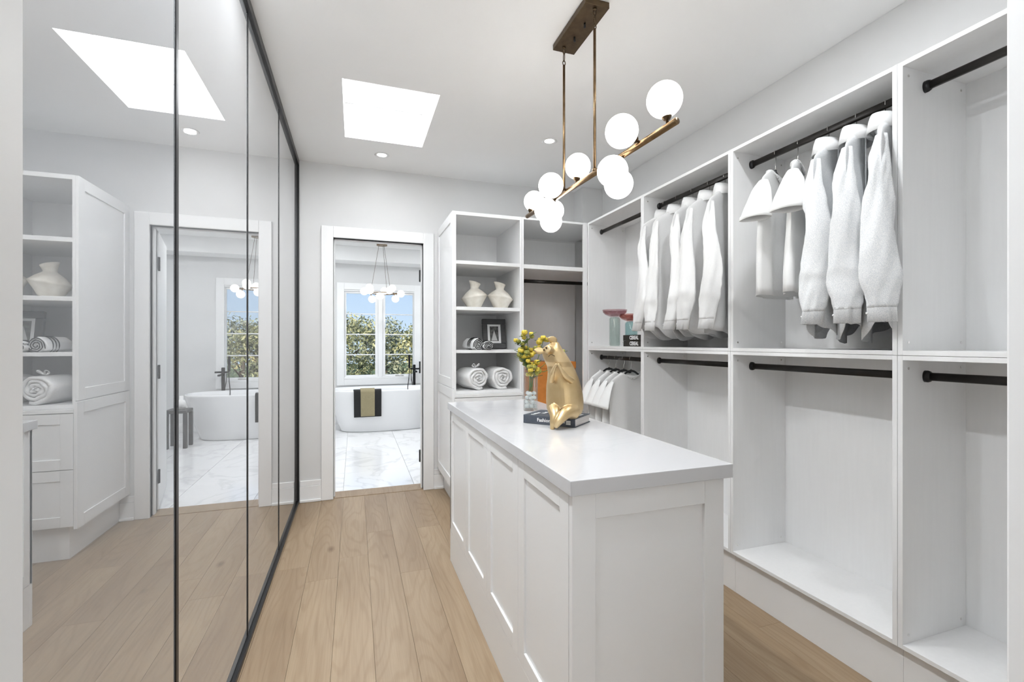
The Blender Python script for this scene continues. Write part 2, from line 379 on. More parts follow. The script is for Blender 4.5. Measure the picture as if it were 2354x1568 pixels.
b = NB(); box(b, EX0 - .02, EX0, YE - .145, YE + .0, 0, 2.16, bev=.003); box(b, EX1, EX1 + .02, YE - .145, YE + .0, 0, 2.16, bev=.003); box(b, EX0 - .02, EX1 + .02, YE - .145, YE, 2.16, 2.18)
struct('trim_2', b, 'trim', 'white jambs of the entrance opening at both picture edges')
# bedroom behind the entrance
b = NB(); box(b, -2.2, 3.2, -3.4, -3.3, 0, CZ); box(b, -2.3, -2.2, -3.3, YE - .13, 0, CZ); box(b, 3.2, 3.3, -3.3, YE - .13, 0, CZ)
box(b, -2.2, -1.15, YE - .13, YE, 0, CZ); box(b, XR, 3.2, YE - .13, YE, 0, CZ); box(b, -2.2, -1.05, -3.3, YE - .13, CZ, CZ + .2); box(b, XR + .1, 3.2, -3.3, YE - .13, CZ, CZ + .2)
struct('wall_bedroom', b, 'wall', 'bedroom walls behind the entrance')
fill_frame = thing('added_window', 'added window frame around the unseen fill light behind the entrance', None, (.3, -3.28, .6), kind='structure')  # made-up window, only there to hold the frontal fill light
b = NB()
for (x0, x1, z0, z1) in ((-.95, -.90, .55, 2.35), (1.50, 1.55, .55, 2.35), (-.95, 1.55, .55, .60), (-.95, 1.55, 2.30, 2.35), (.28, .32, .6, 2.3)): box(b, x0, x1, -3.299, -3.24, z0, z1, bev=.004)
obj('window_frame', b, 'trim', fill_frame)  # frame of the added window
struct('floor_bedroom', bx(-2.2, 3.2, -3.3, YE - .151, -.05, 0), 'wood', 'oak floor of the bedroom')
# bathroom walls
WX0, WX1, WZ0, WZ1 = -.125, .90, .755, 2.045
b = NB(); box(b, BXL, WX0 - .06, BY1, BY1 + .14, 0, CZ); box(b, WX1 + .06, BXR, BY1, BY1 + .14, 0, CZ); box(b, WX0 - .06, WX1 + .06, BY1, BY1 + .14, 0, WZ0 - .06); box(b, WX0 - .06, WX1 + .06, BY1, BY1 + .14, WZ1 + .06, CZ)
struct('wall_bathroom_back', b, 'wall', 'bathroom wall around the window')
struct('wall_bathroom_left', bx(BXL - .1, BXL, BY0, BY1, 0, CZ), 'wall', 'left bathroom wall')
struct('wall_bathroom_right', bx(BXR, BXR + .1, BY0, BY1, 0, CZ), 'wall', 'right bathroom wall')
b = NB(); box(b, BXL, BXR, BY1 - .016, BY1, 0, .13, bev=.003); struct('baseboard_bathroom', b, 'trim', 'white baseboard under the bathroom window')

# bathroom door casing, jambs
b = NB()
for (x0, x1, z0, z1) in ((DX0 - .09, DX0, 0, DZ + .09), (DX1, DX1 + .09, 0, DZ + .09), (DX0, DX1, DZ, DZ + .09)):
    box(b, x0, x1, YB - .02, YB - .0005, z0, z1, bev=.003)
for (x0, x1, z0, z1) in ((DX0 - .016, DX0, 0, DZ + .016), (DX1, DX1 + .016, 0, DZ + .016), (DX0 - .016, DX1 + .016, DZ, DZ + .016)):
    box(b, x0, x1, YB - .008, BY0 + .001, z0, z1, bev=.002)
for (x0, x1, z0, z1) in ((DX0, DX0 + .012, .005, DZ), (DX1 - .012, DX1, .005, DZ), (DX0, DX1, DZ - .012, DZ)):
    box(b, x0, x1, YB + .035, YB + .075, z0, z1, bev=.002)
struct('trim_3', b, 'trim', 'white casing and jambs of the bathroom doorway')
# baseboards of the back wall
def baseboard(name, x0, x1):
    b = NB(); box(b, x0, x1, YB - .016, YB, 0, .125, bev=.001); box(b, x0, x1, YB - .011, YB, .125, .17, bev=.003); box(b, x0, x1, YB - .03, YB - .016, 0, .022, bev=.004)
    struct(name, b, 'trim', 'white stepped baseboard beside the doorway')
baseboard('baseboard_left', XM + .01, DX0 - .09); baseboard('baseboard_right', DX1 + .09, .735)

# the open bathroom door with hinges and handle
d1 = thing('door_1', 'white bathroom door standing open with black hinges', None, (DX1 - .001, BY0 + .004, 0), local=True, kind='structure', rotz=math.radians(-14))
b = NB(); box(b, -.006, .034, .002, .70, .012, DZ - .012, bev=.002); obj('door_leaf', b, 'trim', d1)
for hz in (.265, 1.05, 1.86):
    b = NB(); box(b, -.010, -.004, -.03, .012, hz - .05, hz + .05, bev=.001); cyl(b, (-.011, .0, hz - .052), (-.011, .0, hz + .052), .007, 10); obj('hinge', b, 'black', d1)
b = NB(); cyl(b, (.034, .63, 1.0), (.078, .63, 1.0), .009, 12); box(b, .073, .083, .53, .64, .992, 1.008, bev=.003); obj('handle', b, 'black', d1)

# ------------------------------------------------------------------ mirrored sliding doors
TZ0, TZ1 = .022, CZ - .03
b = NB(); box(b, XM - .05, XM + .006, YE, YB - .001, CZ - .045, CZ - .001, bev=.002); box(b, XM - .05, XM + .006, YE, YB - .001, .0005, .020, bev=.002); box(b, XM - .03, XM + .006, YB - .022, YB - .002, .02, CZ - .045)
struct('trim_4', b, 'black', 'black metal track framing the mirrored sliding doors')
seams = [.50, 1.371, 2.223, 3.076, 3.985]
names = ['wide hazy grey mirror glass sliding door nearest the entrance', 'mirror glass sliding door second from the entrance, right of the thick frame', 'mirror glass sliding door third from the entrance, narrow in view', 'mirror glass sliding door against the back wall']
for i in range(4):
    y0, y1 = seams[i], seams[i + 1]; xf = XM if i == 0 else XM - .010
    t = thing('mirror_door', names[i], 'sliding door', (xf, y0, .0225), group='mirrored sliding closet doors')
    fw = .011 if i == 0 else .006
    obj('glass', bx(xf - .006, xf, y0 + .002, y1 - .002, .024, CZ - .046), 'mirror_h' if i == 0 else 'mirror', t)
    for ya in (y0, y1):
        w = fw * (1.6 if (i == 0 and ya == y1) else 1)
        obj('frame_stile', bx(xf - .012, xf + .003, ya - w / 2 if ya == y0 else ya - w, ya + w / 2 if ya == y0 else ya, .0225, CZ - .0455, bev=.001), 'black', t)
# ------------------------------------------------------------------ wardrobe units on the right
XF, XBK, TH = 1.80, 2.15, .016
YS = [0.335, 1.092, 1.850, 2.606, 3.363]
ZL0, ZM, ZT = .204, 1.225, 2.246
def cap(bm, x, y, z, s):       # oval rod end cap
    rs = []
    for dy, k in ((0, 1), (.010 * s, 1), (.018 * s, .85)):
        rs.append([Vector((x + math.cos(2 * PI * i / 20) * .014 * k, y + dy, z + math.sin(2 * PI * i / 20) * .021 * k)) for i in range(20)])
    rings(bm, rs)
def oval_rod(t, x, y0, y1, z, axis='y'):
    b = NB(); rs = []
    for yy in (y0, y1):
        ring = []
        for i in range(20):
            a = 2 * PI * i / 20; c_, s_ = math.cos(a), math.sin(a)
            ox = math.copysign(abs(c_) ** .6, c_) * .0085; oz = math.copysign(abs(s_) ** .6, s_) * .0145
            ring.append(Vector((x + ox, yy, z + oz)) if axis == 'y' else Vector((yy, x + ox, z + oz)))
        rs.append(ring)
    rings(b, rs); r = obj('rod', b, 'rod', t, True); r['label'] = 'black oval hanging rod'
    for yy, s in ((y0, 1), (y1, -1)):
        c = NB()
        if axis == 'y': cap(c, x, yy, z, s)
        else:
            rs = [[Vector((yy + d * s, x + math.cos(2 * PI * i / 20) * .014 * k, z + math.sin(2 * PI * i / 20) * .021 * k)) for i in range(20)] for d, k in ((0, 1), (.010, 1), (.018, .85))]
            rings(c, rs)
        obj('end_cap', c, 'black', r, True)
desc_u = ['upper wardrobe unit nearest the entrance, empty with one black rod', 'upper wardrobe unit holding two T-shirts and three dotted shirts', 'upper wardrobe unit holding five plain white shirts', 'upper wardrobe unit holding two glass vessels and black books']
desc_l = ['lower wardrobe unit nearest the entrance with empty black rod', 'wide empty lower wardrobe unit with its bottom board in full view', 'lower wardrobe unit with empty rod, half behind the island', 'lower wardrobe unit in the corner holding four white T-shirts']
RODX, RODU, RODL = 1.917, 2.177, 1.150
for i in range(4):
    y0, y1 = YS[i] + .0006, YS[i + 1] - .0006
    for up in (0, 1):
        z0, z1 = (ZL0, ZM - .0006) if not up else (ZM + .0006, ZT)
        t = thing('wardrobe_unit', (desc_u if up else desc_l)[i], 'wardrobe unit', (XF, y0, z0 if up else 0), group='open wardrobe units along the right wall')
        for ya, yb, nm in ((y0, y0 + TH, 0), (y1 - TH, y1, 1)):
            sp = obj('side_panel', bx(XF, XBK, ya, yb, z0, z1, bev=.0007), 'mel', t)
            if nm == 1:
                for px_ in (XF + .03, XBK - .03):
                    for pz in (z0 + .045, z1 - .045):
                        obj('cam_bolt', cyl(NB(), (px_, ya - .0012, pz), (px_, ya, pz), .0045, 10), 'chrome', sp)
        obj('bottom_panel', bx(XF, XBK, y0 + TH, y1 - TH, z0, z0 + TH, bev=.0007), 'mel', t)
        obj('top_panel', bx(XF, XBK, y0 + TH, y1 - TH, z1 - TH, z1, bev=.0007), 'mel', t)
        obj('back_panel', bx(XBK, XBK + .012, y0, y1, z0, z1), 'mel', t)
        oval_rod(t, RODX, y0 + TH + .0003, y1 - TH - .0003, RODU if up else RODL)
        if not up: obj('toe_kick', bx(1.832, 1.848, y0, y1, .0005, z0 - .0005), 'cab', t)

# ------------------------------------------------------------------ cabinets on the back wall
YF, YK = 3.365, 3.985
def shaker(name, parent, axis, u0, u1, z0, z1, p, out_, rail=.06, th=.018, rec=.007, m='cab'):
    """shaker front: frame of stiles and rails with a recessed panel child. axis: plane normal 'x' or 'y'; p plane; out_ sign of outward normal"""
    def B(bm, a, c, z_0, z_1, d0, d1, bev=.001):
        lo, hi = sorted((p + out_ * d0, p + out_ * d1))
        if axis == 'x': box(bm, lo, hi, a, c, z_0, z_1, bev=bev)
        else: box(bm, a, c, lo, hi, z_0, z_1, bev=bev)
    b = NB(); B(b, u0, u0 + rail, z0, z1, 0, th); B(b, u1 - rail, u1, z0, z1, 0, th); B(b, u0 + rail, u1 - rail, z0, z0 + rail, 0, th); B(b, u0 + rail, u1 - rail, z1 - rail, z1, 0, th)
    d = obj(name, b, m, parent)
    b = NB(); B(b, u0 + rail - .004, u1 - rail + .004, z0 + rail - .004, z1 - rail + .004, .001, th - rec, bev=0); obj('recessed_panel', b, m, d)
    return d
TX0, TX1 = .683, 1.2285
t = thing('shelf_cabinet', 'tall white shelf cabinet beside the doorway with pottery and towels', 'cabinet', (TX0, YF, 0))
obj('side_panel', bx(TX0 + .012, TX0 + .028, YF, YK + .02, .204, ZT, bev=.0007), 'mel', t)
obj('side_panel', bx(TX1 - TH, TX1, YF, YK + .02, .204, ZT, bev=.0007), 'mel', t)
obj('back_panel', bx(TX0 + .028, TX1 - TH, YK, YK + .012, .204, ZT), 'mel', t)
obj('top_panel', bx(TX0 + .028, TX1 - TH, YF, YK, ZT - TH - .01, ZT, bev=.0007), 'mel', t)
for z0, z1 in ((1.856, 1.882), (1.512, 1.538), (1.191, 1.214), (.884, .908)):
    obj('shelf', bx(TX0 + .028, TX1 - TH, YF + .002, YK, z0, z1, bev=.0007), 'mel', t)
ep = shaker('end_panel', t, 'x', YF - .0, YB - .002, .93, ZT, TX0 + .012, -1, rail=.07, th=.014)
ep = shaker('end_panel', t, 'x', YF - .022, YB - .002, .187, .926, TX0 + .012, -1, rail=.07, th=.018)
obj('drawer_box', bx(TX0 + .03, TX1 - .018, YF + .01, YK, .22, .86), 'mel', t)
obj('top_rail', bx(TX0 + .012, TX1, YF - .022, YF - .002, .862, .884, bev=.001), 'cab', t)
for z0, z1 in ((.535, .858), (.204, .531)):
    dr = shaker('drawer', t, 'y', TX0 + .014, TX1 - .003, z0, z1, YF - .002, -1, rail=.06)
    b = NB(); zc = (z0 + z1) / 2; xc = (TX0 + TX1) / 2
    cyl(b, (xc, YF - .02, zc), (xc, YF - .04, zc), .005, 10); ball(b, (xc, YF - .045, zc), .011, 12, 8); obj('knob', b, 'chrome', dr, True)
b = NB(); box(b, .737, TX1, YF + .03, YF + .045, .0005, .203); box(b, .737, .752, YF + .045, YB - .001, .0005, .186); obj('toe_kick', b, 'cab', t)

MX0, MX1 = 1.2295, 2.015
t = thing('corner_cabinet', 'open corner cabinet with a hanging rod, behind the gold pig', 'cabinet', (MX0, YF, 0))
obj('side_panel', bx(MX0, MX0 + TH, YF, YK + .02, .204, ZT, bev=.0007), 'mel', t)
obj('side_panel', bx(MX1 - TH, MX1, YF + .02, YK - .15, .204, ZT), 'mel', t)
obj('front_stile', bx(1.763, 1.7985, YF + .0, YF + .018, .204, ZT, bev=.0007), 'mel', t)
obj('back_panel', bx(MX0 + TH, MX1 - TH, YK, YK + .012, .204, ZT - .03), 'mel', t)
for z0, z1, nm in ((ZT - TH, ZT, 'top_panel'), (1.848, 1.880, 'shelf'), (.690, .716, 'shelf'), (.204, .220, 'bottom_panel')):
    obj(nm, bx(MX0 + TH, MX1 - TH, YF + .0185, YK - .15 if 0 else YK, z0, z1), 'mel', t)
    obj('shelf_edge', bx(MX0 + TH, 1.763, YF, YF + .018, z0, z1, bev=.0007), 'mel', t)
oval_rod(t, 3.60, MX0 + TH + .0003, MX1 - TH - .0003, 1.783, 'x')
obj('toe_kick', bx(MX0, 1.83, YF + .03, YF + .045, .0005, .203), 'cab', t)

# ------------------------------------------------------------------ island
IX0, IX1, IY0, IY1, IZ = .527, 1.014, 1.066, 2.660, .92
t = thing('island_cabinet', 'white shaker island cabinet in the middle of the room', 'island', (IX0, IY0, 0))
obj('carcass', bx(IX0 + .02, IX1 - .02, IY0 + .02, IY1 - .02, .0005, IZ - .041), 'cab', t)
for k in range(4):
    a = IY0 + .022 + k * (IY1 - IY0 - .024) / 4; c = IY0 + .022 + (k + 1) * (IY1 - IY0 - .024) / 4
    shaker('door', t, 'x', a + .001, c - .001, .19, IZ - .042, IX0 + .02, -1, rail=.055, th=.020, rec=.008)
    shaker('door', t, 'x', a + .001, c - .001, .19, IZ - .042, IX1 - .02, 1, rail=.055, th=.020, rec=.008)
obj('plinth', bx(IX0 + .001, IX0 + .0195, IY0 + .02, IY1 - .02, .0005, .188, bev=.0007), 'cab', t)
obj('plinth', bx(IX1 - .0195, IX1 - .001, IY0 + .02, IY1 - .02, .0005, .188, bev=.0007), 'cab', t)
shaker('end_panel', t, 'y', IX0, IX1, .0005, IZ - .042, IY0 + .0195, -1, rail=.068, th=.0185, rec=.009)
shaker('end_panel', t, 'y', IX0, IX1, .0005, IZ - .042, IY1 - .0195, 1, rail=.068, th=.0185, rec=.009)
o = obj('worktop', bx(.515, 1.034, 1.052, 2.673, IZ - .040, IZ, bev=.002, seg=2), 'quartz', origin=(.775, 1.86, IZ - .04))
tag(o, 'white quartz worktop lying on the island cabinet', 'worktop')

# ------------------------------------------------------------------ ceiling pot lights, with unseen ones added as fill
def pot(x, y, z, label, power):
    t = thing('pot_light', label, 'ceiling light', (x, y, z), local=True, group='recessed pot lights')
    b = NB(); lathe(b, [(.036, -.0005), (.052, -.0005), (.055, -.004), (.050, -.006), (.036, -.003)], seg=28, ca=False, cb=False)
    obj('trim_ring', b, 'trim', t, True)
    b = NB(); lathe(b, [(.035, -.001), (.035, -.002)], seg=24); obj('lens', b, 'pot', t)
    area('pot_lamp', (x, y, z - .012), .07, .07, power, (.93, .97, 1.0), shape='DISK').parent = None
pot(.198, 3.685, CZ, 'recessed pot light near the skylight and doorway', .35)
pot(1.322, 3.042, CZ, 'recessed pot light above the shelf cabinet, right of skylight', 2.5)
pot(1.42, 1.25, CZ, 'added fill pot light above the wardrobe aisle, out of frame', 5.0)  # extra unseen lamp, added as room fill
pot(-.14, .75, CZ, 'added fill pot light above the mirror aisle nearest the entrance, out of frame', 9.5)  # this and the next two are added to brighten the island's left side
pot(-.14, 1.32, CZ, 'middle added fill pot light above the mirror aisle, out of frame', 9.5)
pot(-.14, 1.90, CZ, 'added fill pot light above the mirror aisle before the skylight, out of frame', 9.5)
pot(.20, 5.3, CZ, 'added bathroom fill pot light nearest the doorway', 16.5)  # unseen lamps from here to the left one, added to brighten the bathroom
pot(1.6, 6.2, CZ, 'added bathroom fill pot light right of the tub', 16.5)
pot(-.7, 6.3, CZ, 'added bathroom fill pot light left of the tub', 15.0)
pot(.28, -.06, CZ, 'added bedroom fill pot light just behind the entrance', 6.0)  # added lamp that lifts the entrance jambs

# ------------------------------------------------------------------ chandelier over the island
BA, BBp = Vector((.932, 2.462, 1.99)), Vector((.990, 1.243, 1.99))
ch = thing('globe_chandelier', 'bronze linear chandelier with ten opal globes over the island', 'chandelier', (.966, 1.885, CZ))
b = bx(.911, 1.025, 1.72, 2.055, 2.690, CZ - .0005, bev=.0015); cn = obj('canopy', b, 'bronzed', ch)
for yy in (1.835, 1.935):
    b = NB(); cyl(b, (.968, yy, 2.676), (.968, yy, 2.690), .0045, 10); ball(b, (.968, yy, 2.674), .0055, 10, 6); obj('screw', b, 'black', cn, True)
b = NB(); cyl(b, BA, BBp, .0115, 20); obj('bar', b, 'bronze', ch, True)
for yy in (1.742, 2.018):
    f = (yy - BA.y) / (BBp.y - BA.y); p = BA.lerp(BBp, f)
    b = NB(); cyl(b, (p.x, yy, 1.999), (p.x, yy, 2.605), .006, 14); cyl(b, (p.x, yy, 2.0), (p.x, yy, 2.010), .010, 14); obj('stem_rod', b, 'bronze', ch, True)
    b = NB()
    for zc, ax in ((2.672, 0), (2.643, 1), (2.615, 0)):
        ring = [Vector((p.x + (math.cos(a) * .007 if ax == 0 else 0), yy + (math.cos(a) * .007 if ax else 0), zc + math.sin(a) * (.020 if ax else .011))) for a in [2 * PI * k / 14 for k in range(14)]]
        for k in range(14): cyl(b, ring[k], ring[(k + 1) % 14], .0022, 6)
    cyl(b, (p.x, yy, 2.682), (p.x, yy, 2.6905), .009, 12)
    obj('chain_link', b, 'bronzed', ch, True)
GR = .058; GL = .088
for f, ang in ((.965, 99), (.85, 159), (.765, 234), (.68, 300), (.46, 84), (.395, 171), (.02, 69), (.30, 231), (.125, 0), (.175, 300)):
    P = BA.lerp(BBp, f); d = Vector((math.cos(math.radians(ang)), 0, math.sin(math.radians(ang)))); C = P + d * GL
    b = NB(); ball(b, C, GR, 32, 20); g = obj('globe', b, 'globe', ch, True)
    b = NB(); tube(b, [P + d * .008, P + d * .020, P + d * .021, P + d * .030, P + d * .036], [.005, .005, .010, .016, .019], 16); obj('cup', b, 'bronzed', g, True)

# ------------------------------------------------------------------ garments
def hanger(x, y, z, yaw, label, grp):
    t = thing('clothes_hanger', label, 'hanger', (x, y, z), rotz=yaw, group=grp, local=True)
    # hook over the rod (rod half height .0145)
    pts = [(0, 0, -.088), (0, 0, -.045)] + [(-.004 + .0185 * math.cos(a), 0, -.001 + .0205 * math.sin(a)) for a in [math.radians(q) for q in range(-60, 215, 25)]]
    pts = [(0, 0, -.088), (0, 0, -.05), (.006, 0, -.036)] + [(.0125 * math.cos(a) if 0 else .0135 * math.cos(a), 0, .0175 * math.sin(a)) for a in [math.radians(q) for q in range(-45, 200, 22)]]
    b = NB(); tube(b, pts, .0016, 7); obj('hook', b, 'chrome', t, True)
    b = NB()
    for s in (-1, 1):
        cp = curve([(0, 0, -.088), (s * .03, 0, -.094), (s * .065, 0, -.116), (s * .105, 0, -.140), (s * .140, 0, -.162)], 4)
        tube(b, cp, [.0085 - .003 * i / len(cp) for i in range(len(cp))], 8, flat=.55)
    cyl(b, (0, 0, -.099), (0, 0, -.078), .006, 10); obj('arms', b, 'velvet', t, True)
    return t
def fold(x, z, seed, amp):
    return amp * (math.sin(x * 31 + seed * 1.7 + z * 3.1) + .6 * math.sin(x * 57 + seed * 3.3 - z * 5) + .5 * noise.noise(Vector((x * 9, z * 4, seed * 5.1))))
def garment(kind, x, y, z, yaw, label, seed, m, L_=None, grp=None, bend=0.0, T=1.0):
    rnd = random.Random(seed); tee = kind == 'tee'
    t = thing('t_shirt' if tee else 'dress_shirt', label, 't-shirt' if tee else 'shirt', (x, y, z), rotz=yaw, group=grp, local=True)
    Lg = L_ or (.66 if tee else .90)
    prof = [(-.082, .060, .036), (-.092, .070, .034), (-.108, .098, .026), (-.128, .132, .021), (-.150, .164, .019), (-.174, .184, .018), (-.21, .192, .022), (-.27, .192, .030), (-.36, .190, .038), (-.48, .192, .044), (-.60, .196, .048), (-.72, .200, .050), (-.82, .204, .050), (-.92, .208, .050)]
    if tee: prof[0] = (-.100, .085, .028); prof[1] = (-.106, .095, .032)
    zs = [p[0] for p in prof]
    def ip(zz, c):
        for i in range(len(prof) - 1):
            if prof[i][0] >= zz >= prof[i + 1][0]:
                f = (prof[i][0] - zz) / (prof[i][0] - prof[i + 1][0]); return prof[i][c] * (1 - f) + prof[i + 1][c] * f
        return prof[-1][c]
    zl = [q for q in zs if q > -.3] + [-.3 - (Lg - .3) * k / 12 for k in range(1, 13)]
    n = 56; rs = []
    for zz in zl:
        ring = []; w, th = ip(zz, 1), ip(zz, 2) * T; dz = max(0, min(1, (-zz - .12) / .5))
        for k in range(n):
            a = 2 * PI * k / n; ca_, sa = math.cos(a), math.sin(a)
            px = math.copysign(abs(ca_) ** .85, ca_) * w; py = math.copysign(abs(sa) ** 1.25, sa) * th
            py += fold(px, zz, seed + (0 if sa > 0 else 9), .0075 * dz) + .012 * dz * math.sin(px * 13 + seed)
            px += .008 * dz * math.sin(zz * 9 + seed * 2 + a)
            hz = zz
            if not tee: hz += max(0, (-zz - Lg + .12) / .12) * (.075 * abs(ca_) ** 1.5 + .012 * math.sin(5 * a + seed))
            if zz > -.11 and not tee: hz = zz
            if tee and zz > -.125: hz = zz - (.045 if sa < 0 else .012) * (1 - abs(ca_)) * (1 if zz > -.103 else .4)
            ring.append(Vector((px, py, hz)))
        rs.append(ring)
    b = NB(); rings(b, rs, False, False); body = obj('body', b, m, t, True)
    so = body.modifiers.new('thickness', 'SOLIDIFY'); so.thickness = .0022; so.offset = 0
    for s in (-1, 1):
        b = NB(); rs = []
        if tee:
            path = curve([(s * .160, 0, -.165), (s * .192, 0, -.215), (s * .220, .004, -.290), (s * .238, .006, -.350)], 4); rr = [.018, .036, .052, .060]; fl = .42
        else:
            k1 = bend * rnd.uniform(.8, 1.2)
            path = curve([(s * .158, .0, -.165), (s * .186, .002 - k1 * .3, -.30), (s * .200, -.006 - k1, -.48), (s * .210, -.006 - k1 * .6, -.68), (s * .214, -.005, -.785)], 8); rr = [.015, .031, .042, .051, .036]; fl = .50
        nn = len(path); cuff_pts = None
        for i, p in enumerate(path):
            f = i / (nn - 1) * (len(rr) - 1); j = min(int(f), len(rr) - 2); r = rr[j] * (1 - (f - j)) + rr[j + 1] * (f - j)
            tn = (path[min(i + 1, nn - 1)] - path[max(i - 1, 0)]).normalized(); u = Vector((0, 1, 0)); v = tn.cross(u).normalized(); ring = []
            for k in range(28):
                a = 2 * PI * k / 28; wv = 1 + (.09 if not tee else .05) * math.sin(3 * a + seed + i * .35) * min(1, f)
                wr = 0 if tee else (.009 * noise.noise(Vector((math.cos(a) * 1.6, p.z * 11 + math.cos(a) * 2.5, seed * 3.3 + s))) + .004 * noise.noise(Vector((math.cos(a) * 4, p.z * 40, seed + s)))) * min(1, f)
                ring.append(p + u * math.cos(a) * (r * 1.12 * wv + wr) + v * math.copysign(abs(math.sin(a)) ** 1.5, math.sin(a)) * (r * fl * wv + wr))
            rs.append(ring)
        rings(b, rs, True, False); sl = obj('sleeve', b, m, t, True)
        so = sl.modifiers.new('thickness', 'SOLIDIFY'); so.thickness = .0022; so.offset = 0
        if not tee:
            b = NB(); c0, c1 = path[-2], path[-1]; dd = (c1 - c0).normalized(); last = rs[-1]; cen = c1
            r0 = [cen + (q - cen) * 1.04 - dd * .012 for q in last]; r1 = [cen + (q - cen) * 1.03 + dd * .050 for q in last]; r2 = [cen + (q - cen) * .96 + dd * .050 for q in last]; r3 = [cen + (q - cen) * .97 - dd * .012 for q in last]
            rings(b, [r0, r1, r2, r3], False, False); cf = obj('cuff', b, m, sl, True)
            b = NB(); q = r1[0].lerp(r0[0], .5) if s < 0 else r1[14].lerp(r0[14], .5)
            ball(b, q, .0045, 8, 6); obj('button', b, 'white', cf, True)
        else:
            b = NB(); last = rs[-1]; cen = path[-1]; dd = (path[-1] - path[-2]).normalized()
            rings(b, [[cen + (q - cen) * 1.02 - dd * .018 for q in last], [cen + (q - cen) * 1.03 + dd * .002 for q in last], [cen + (q - cen) * .97 + dd * .002 for q in last], [cen + (q - cen) * .98 - dd * .018 for q in last]], False, False)
            obj('hem', b, m, sl, True)
    if tee:
        b = NB(); ring = rs_top = []
        pts = []
        for k in range(40):
            a = 2 * PI * k / 40; sa, ca_ = math.sin(a), math.cos(a)
            pts.append(Vector((math.copysign(abs(ca_) ** .75, ca_) * .084, math.copysign(abs(sa) ** .8, sa) * .028 * T, -.100 - (.045 if sa < 0 else .012) * (1 - abs(ca_)))))
        for k in range(40): cyl(b, pts[k], pts[(k + 1) % 40], .0042, 6)
        obj('neckband', b, m, t, True)
    else:
        b = NB(); rs = []
        for r_, ry, zz in ((.060, .044, -.092), (.056, .042, -.050), (.060, .046, -.044), (.068, .052, -.066), (.080, .060, -.104), (.076, .056, -.105), (.062, .048, -.072)):
            rs.append([Vector((math.cos(2 * PI * k / 32) * r_, math.sin(2 * PI * k / 32) * ry, zz + (.010 * math.sin(2 * PI * k / 32) if zz > -.08 else -.006 * abs(math.cos(2 * PI * k / 32))))) for k in range(32)])
        rings(b, rs, False, False); obj('collar', b, 'shirt', t, True)
        b = NB(); pts = [(rnd.uniform(-.004, .004), .050 * T + .012, -.11 - k * .06) for k in range(int((Lg - .14) / .06))]
        tube(b, pts, .014, 6, flat=.12); obj('placket', b, m, t)
    return t
gi = 0
def hang(kind, x, y, z, yaw, glabel, hlabel, m, grp, bend=0, L_=None, T=1.0):
    global gi; gi += 1
    hanger(x, y, z + .0005, yaw, hlabel, 'hangers on the wardrobe rods')
    garment(kind, x, y, z, yaw, glabel, gi, m, L_, grp, bend, T)
D = math.radians
ords = ['first', 'second', 'third', 'fourth', 'fifth']
# local -x is the side towards the room; positive yaw turns it towards the entrance
for k, (y, yw, bd) in enumerate(((2.528, 2, .05), (2.403, 3, .01), (2.268, 17, .05), (2.130, 11, .01), (2.012, 22, .02))):
    hang('shirt', RODX, y, RODU, D(yw), 'plain white long-sleeved shirt, %s from the corner on its rod' % ords[k], 'hook of hanger carrying the %s plain shirt from the corner' % ords[k], 'shirt', 'plain white shirts', bd, .885, .95)
for k, (y, yw, bd) in enumerate(((1.428, 21, .015), (1.312, 24, .0), (1.204, 28, -.012))):
    hang('shirt', RODX, y, RODU, D(yw), 'finely dotted white long-sleeved shirt, %s after the T-shirts' % ords[k], 'hook of hanger carrying the %s dotted shirt' % ords[k], 'shirtd', 'dotted white shirts', bd, .90, .95)
for k, (y, yw) in enumerate(((1.69, 24), (1.571, 33))):
    hang('tee', RODX, y, RODU, D(yw), 'white T-shirt on black hanger in upper unit, %s from the left' % ords[k], 'black hanger of the %s T-shirt beside dotted shirts' % ords[k], 'tee', 'upper T-shirts', 0, .69, .85)
for k, (y, yw) in enumerate(((3.224, 5), (3.122, 7), (3.011, 4), (2.915, 2))):
    hang('tee', RODX, y, RODL, D(yw), 'white T-shirt in the lower corner unit, %s from the corner' % ords[k], 'black hanger in the lower corner unit, %s from the corner' % ords[k], 'tee', 'lower T-shirts', 0, .62, .85)

# ------------------------------------------------------------------ things on the shelves
def pot_vase(x, y, z, lean, label, seed):
    def fn(p):
        q = p.copy(); h = q.z / .215
        q.z += (q.x * .16 * lean) * max(0, 1 - abs(h - .42) / .42) + (q.x * -.35) * max(0, (h - .75) / .25)
        q.x += .008 * lean * h + .003 * noise.noise(Vector((q.x * 20, q.z * 20, seed))); return q
    prof = [(.001, 0), (.048, 0), (.055, .006), (.072, .040), (.099, .084), (.103, .090), (.098, .097), (.070, .128), (.042, .148), (.033, .156), (.032, .162), (.038, .182), (.046, .205), (.043, .205), (.034, .182), (.028, .160), (.026, .120), (.001, .10)]
    b = NB(); lathe(b, prof, seg=36, fn=fn); o = obj('clay_vase', b, 'clay', None, True); o.location = (x, y, z)
    return tag(o, label, 'vase', 'angular cream vases')
pot_vase(.888, 3.53, 1.538, 1, 'angular cream clay vase, left one of the pair', 1.3)
pot_vase(1.108, 3.53, 1.538, -1, 'angular cream clay vase, right one of the pair', 4.2)

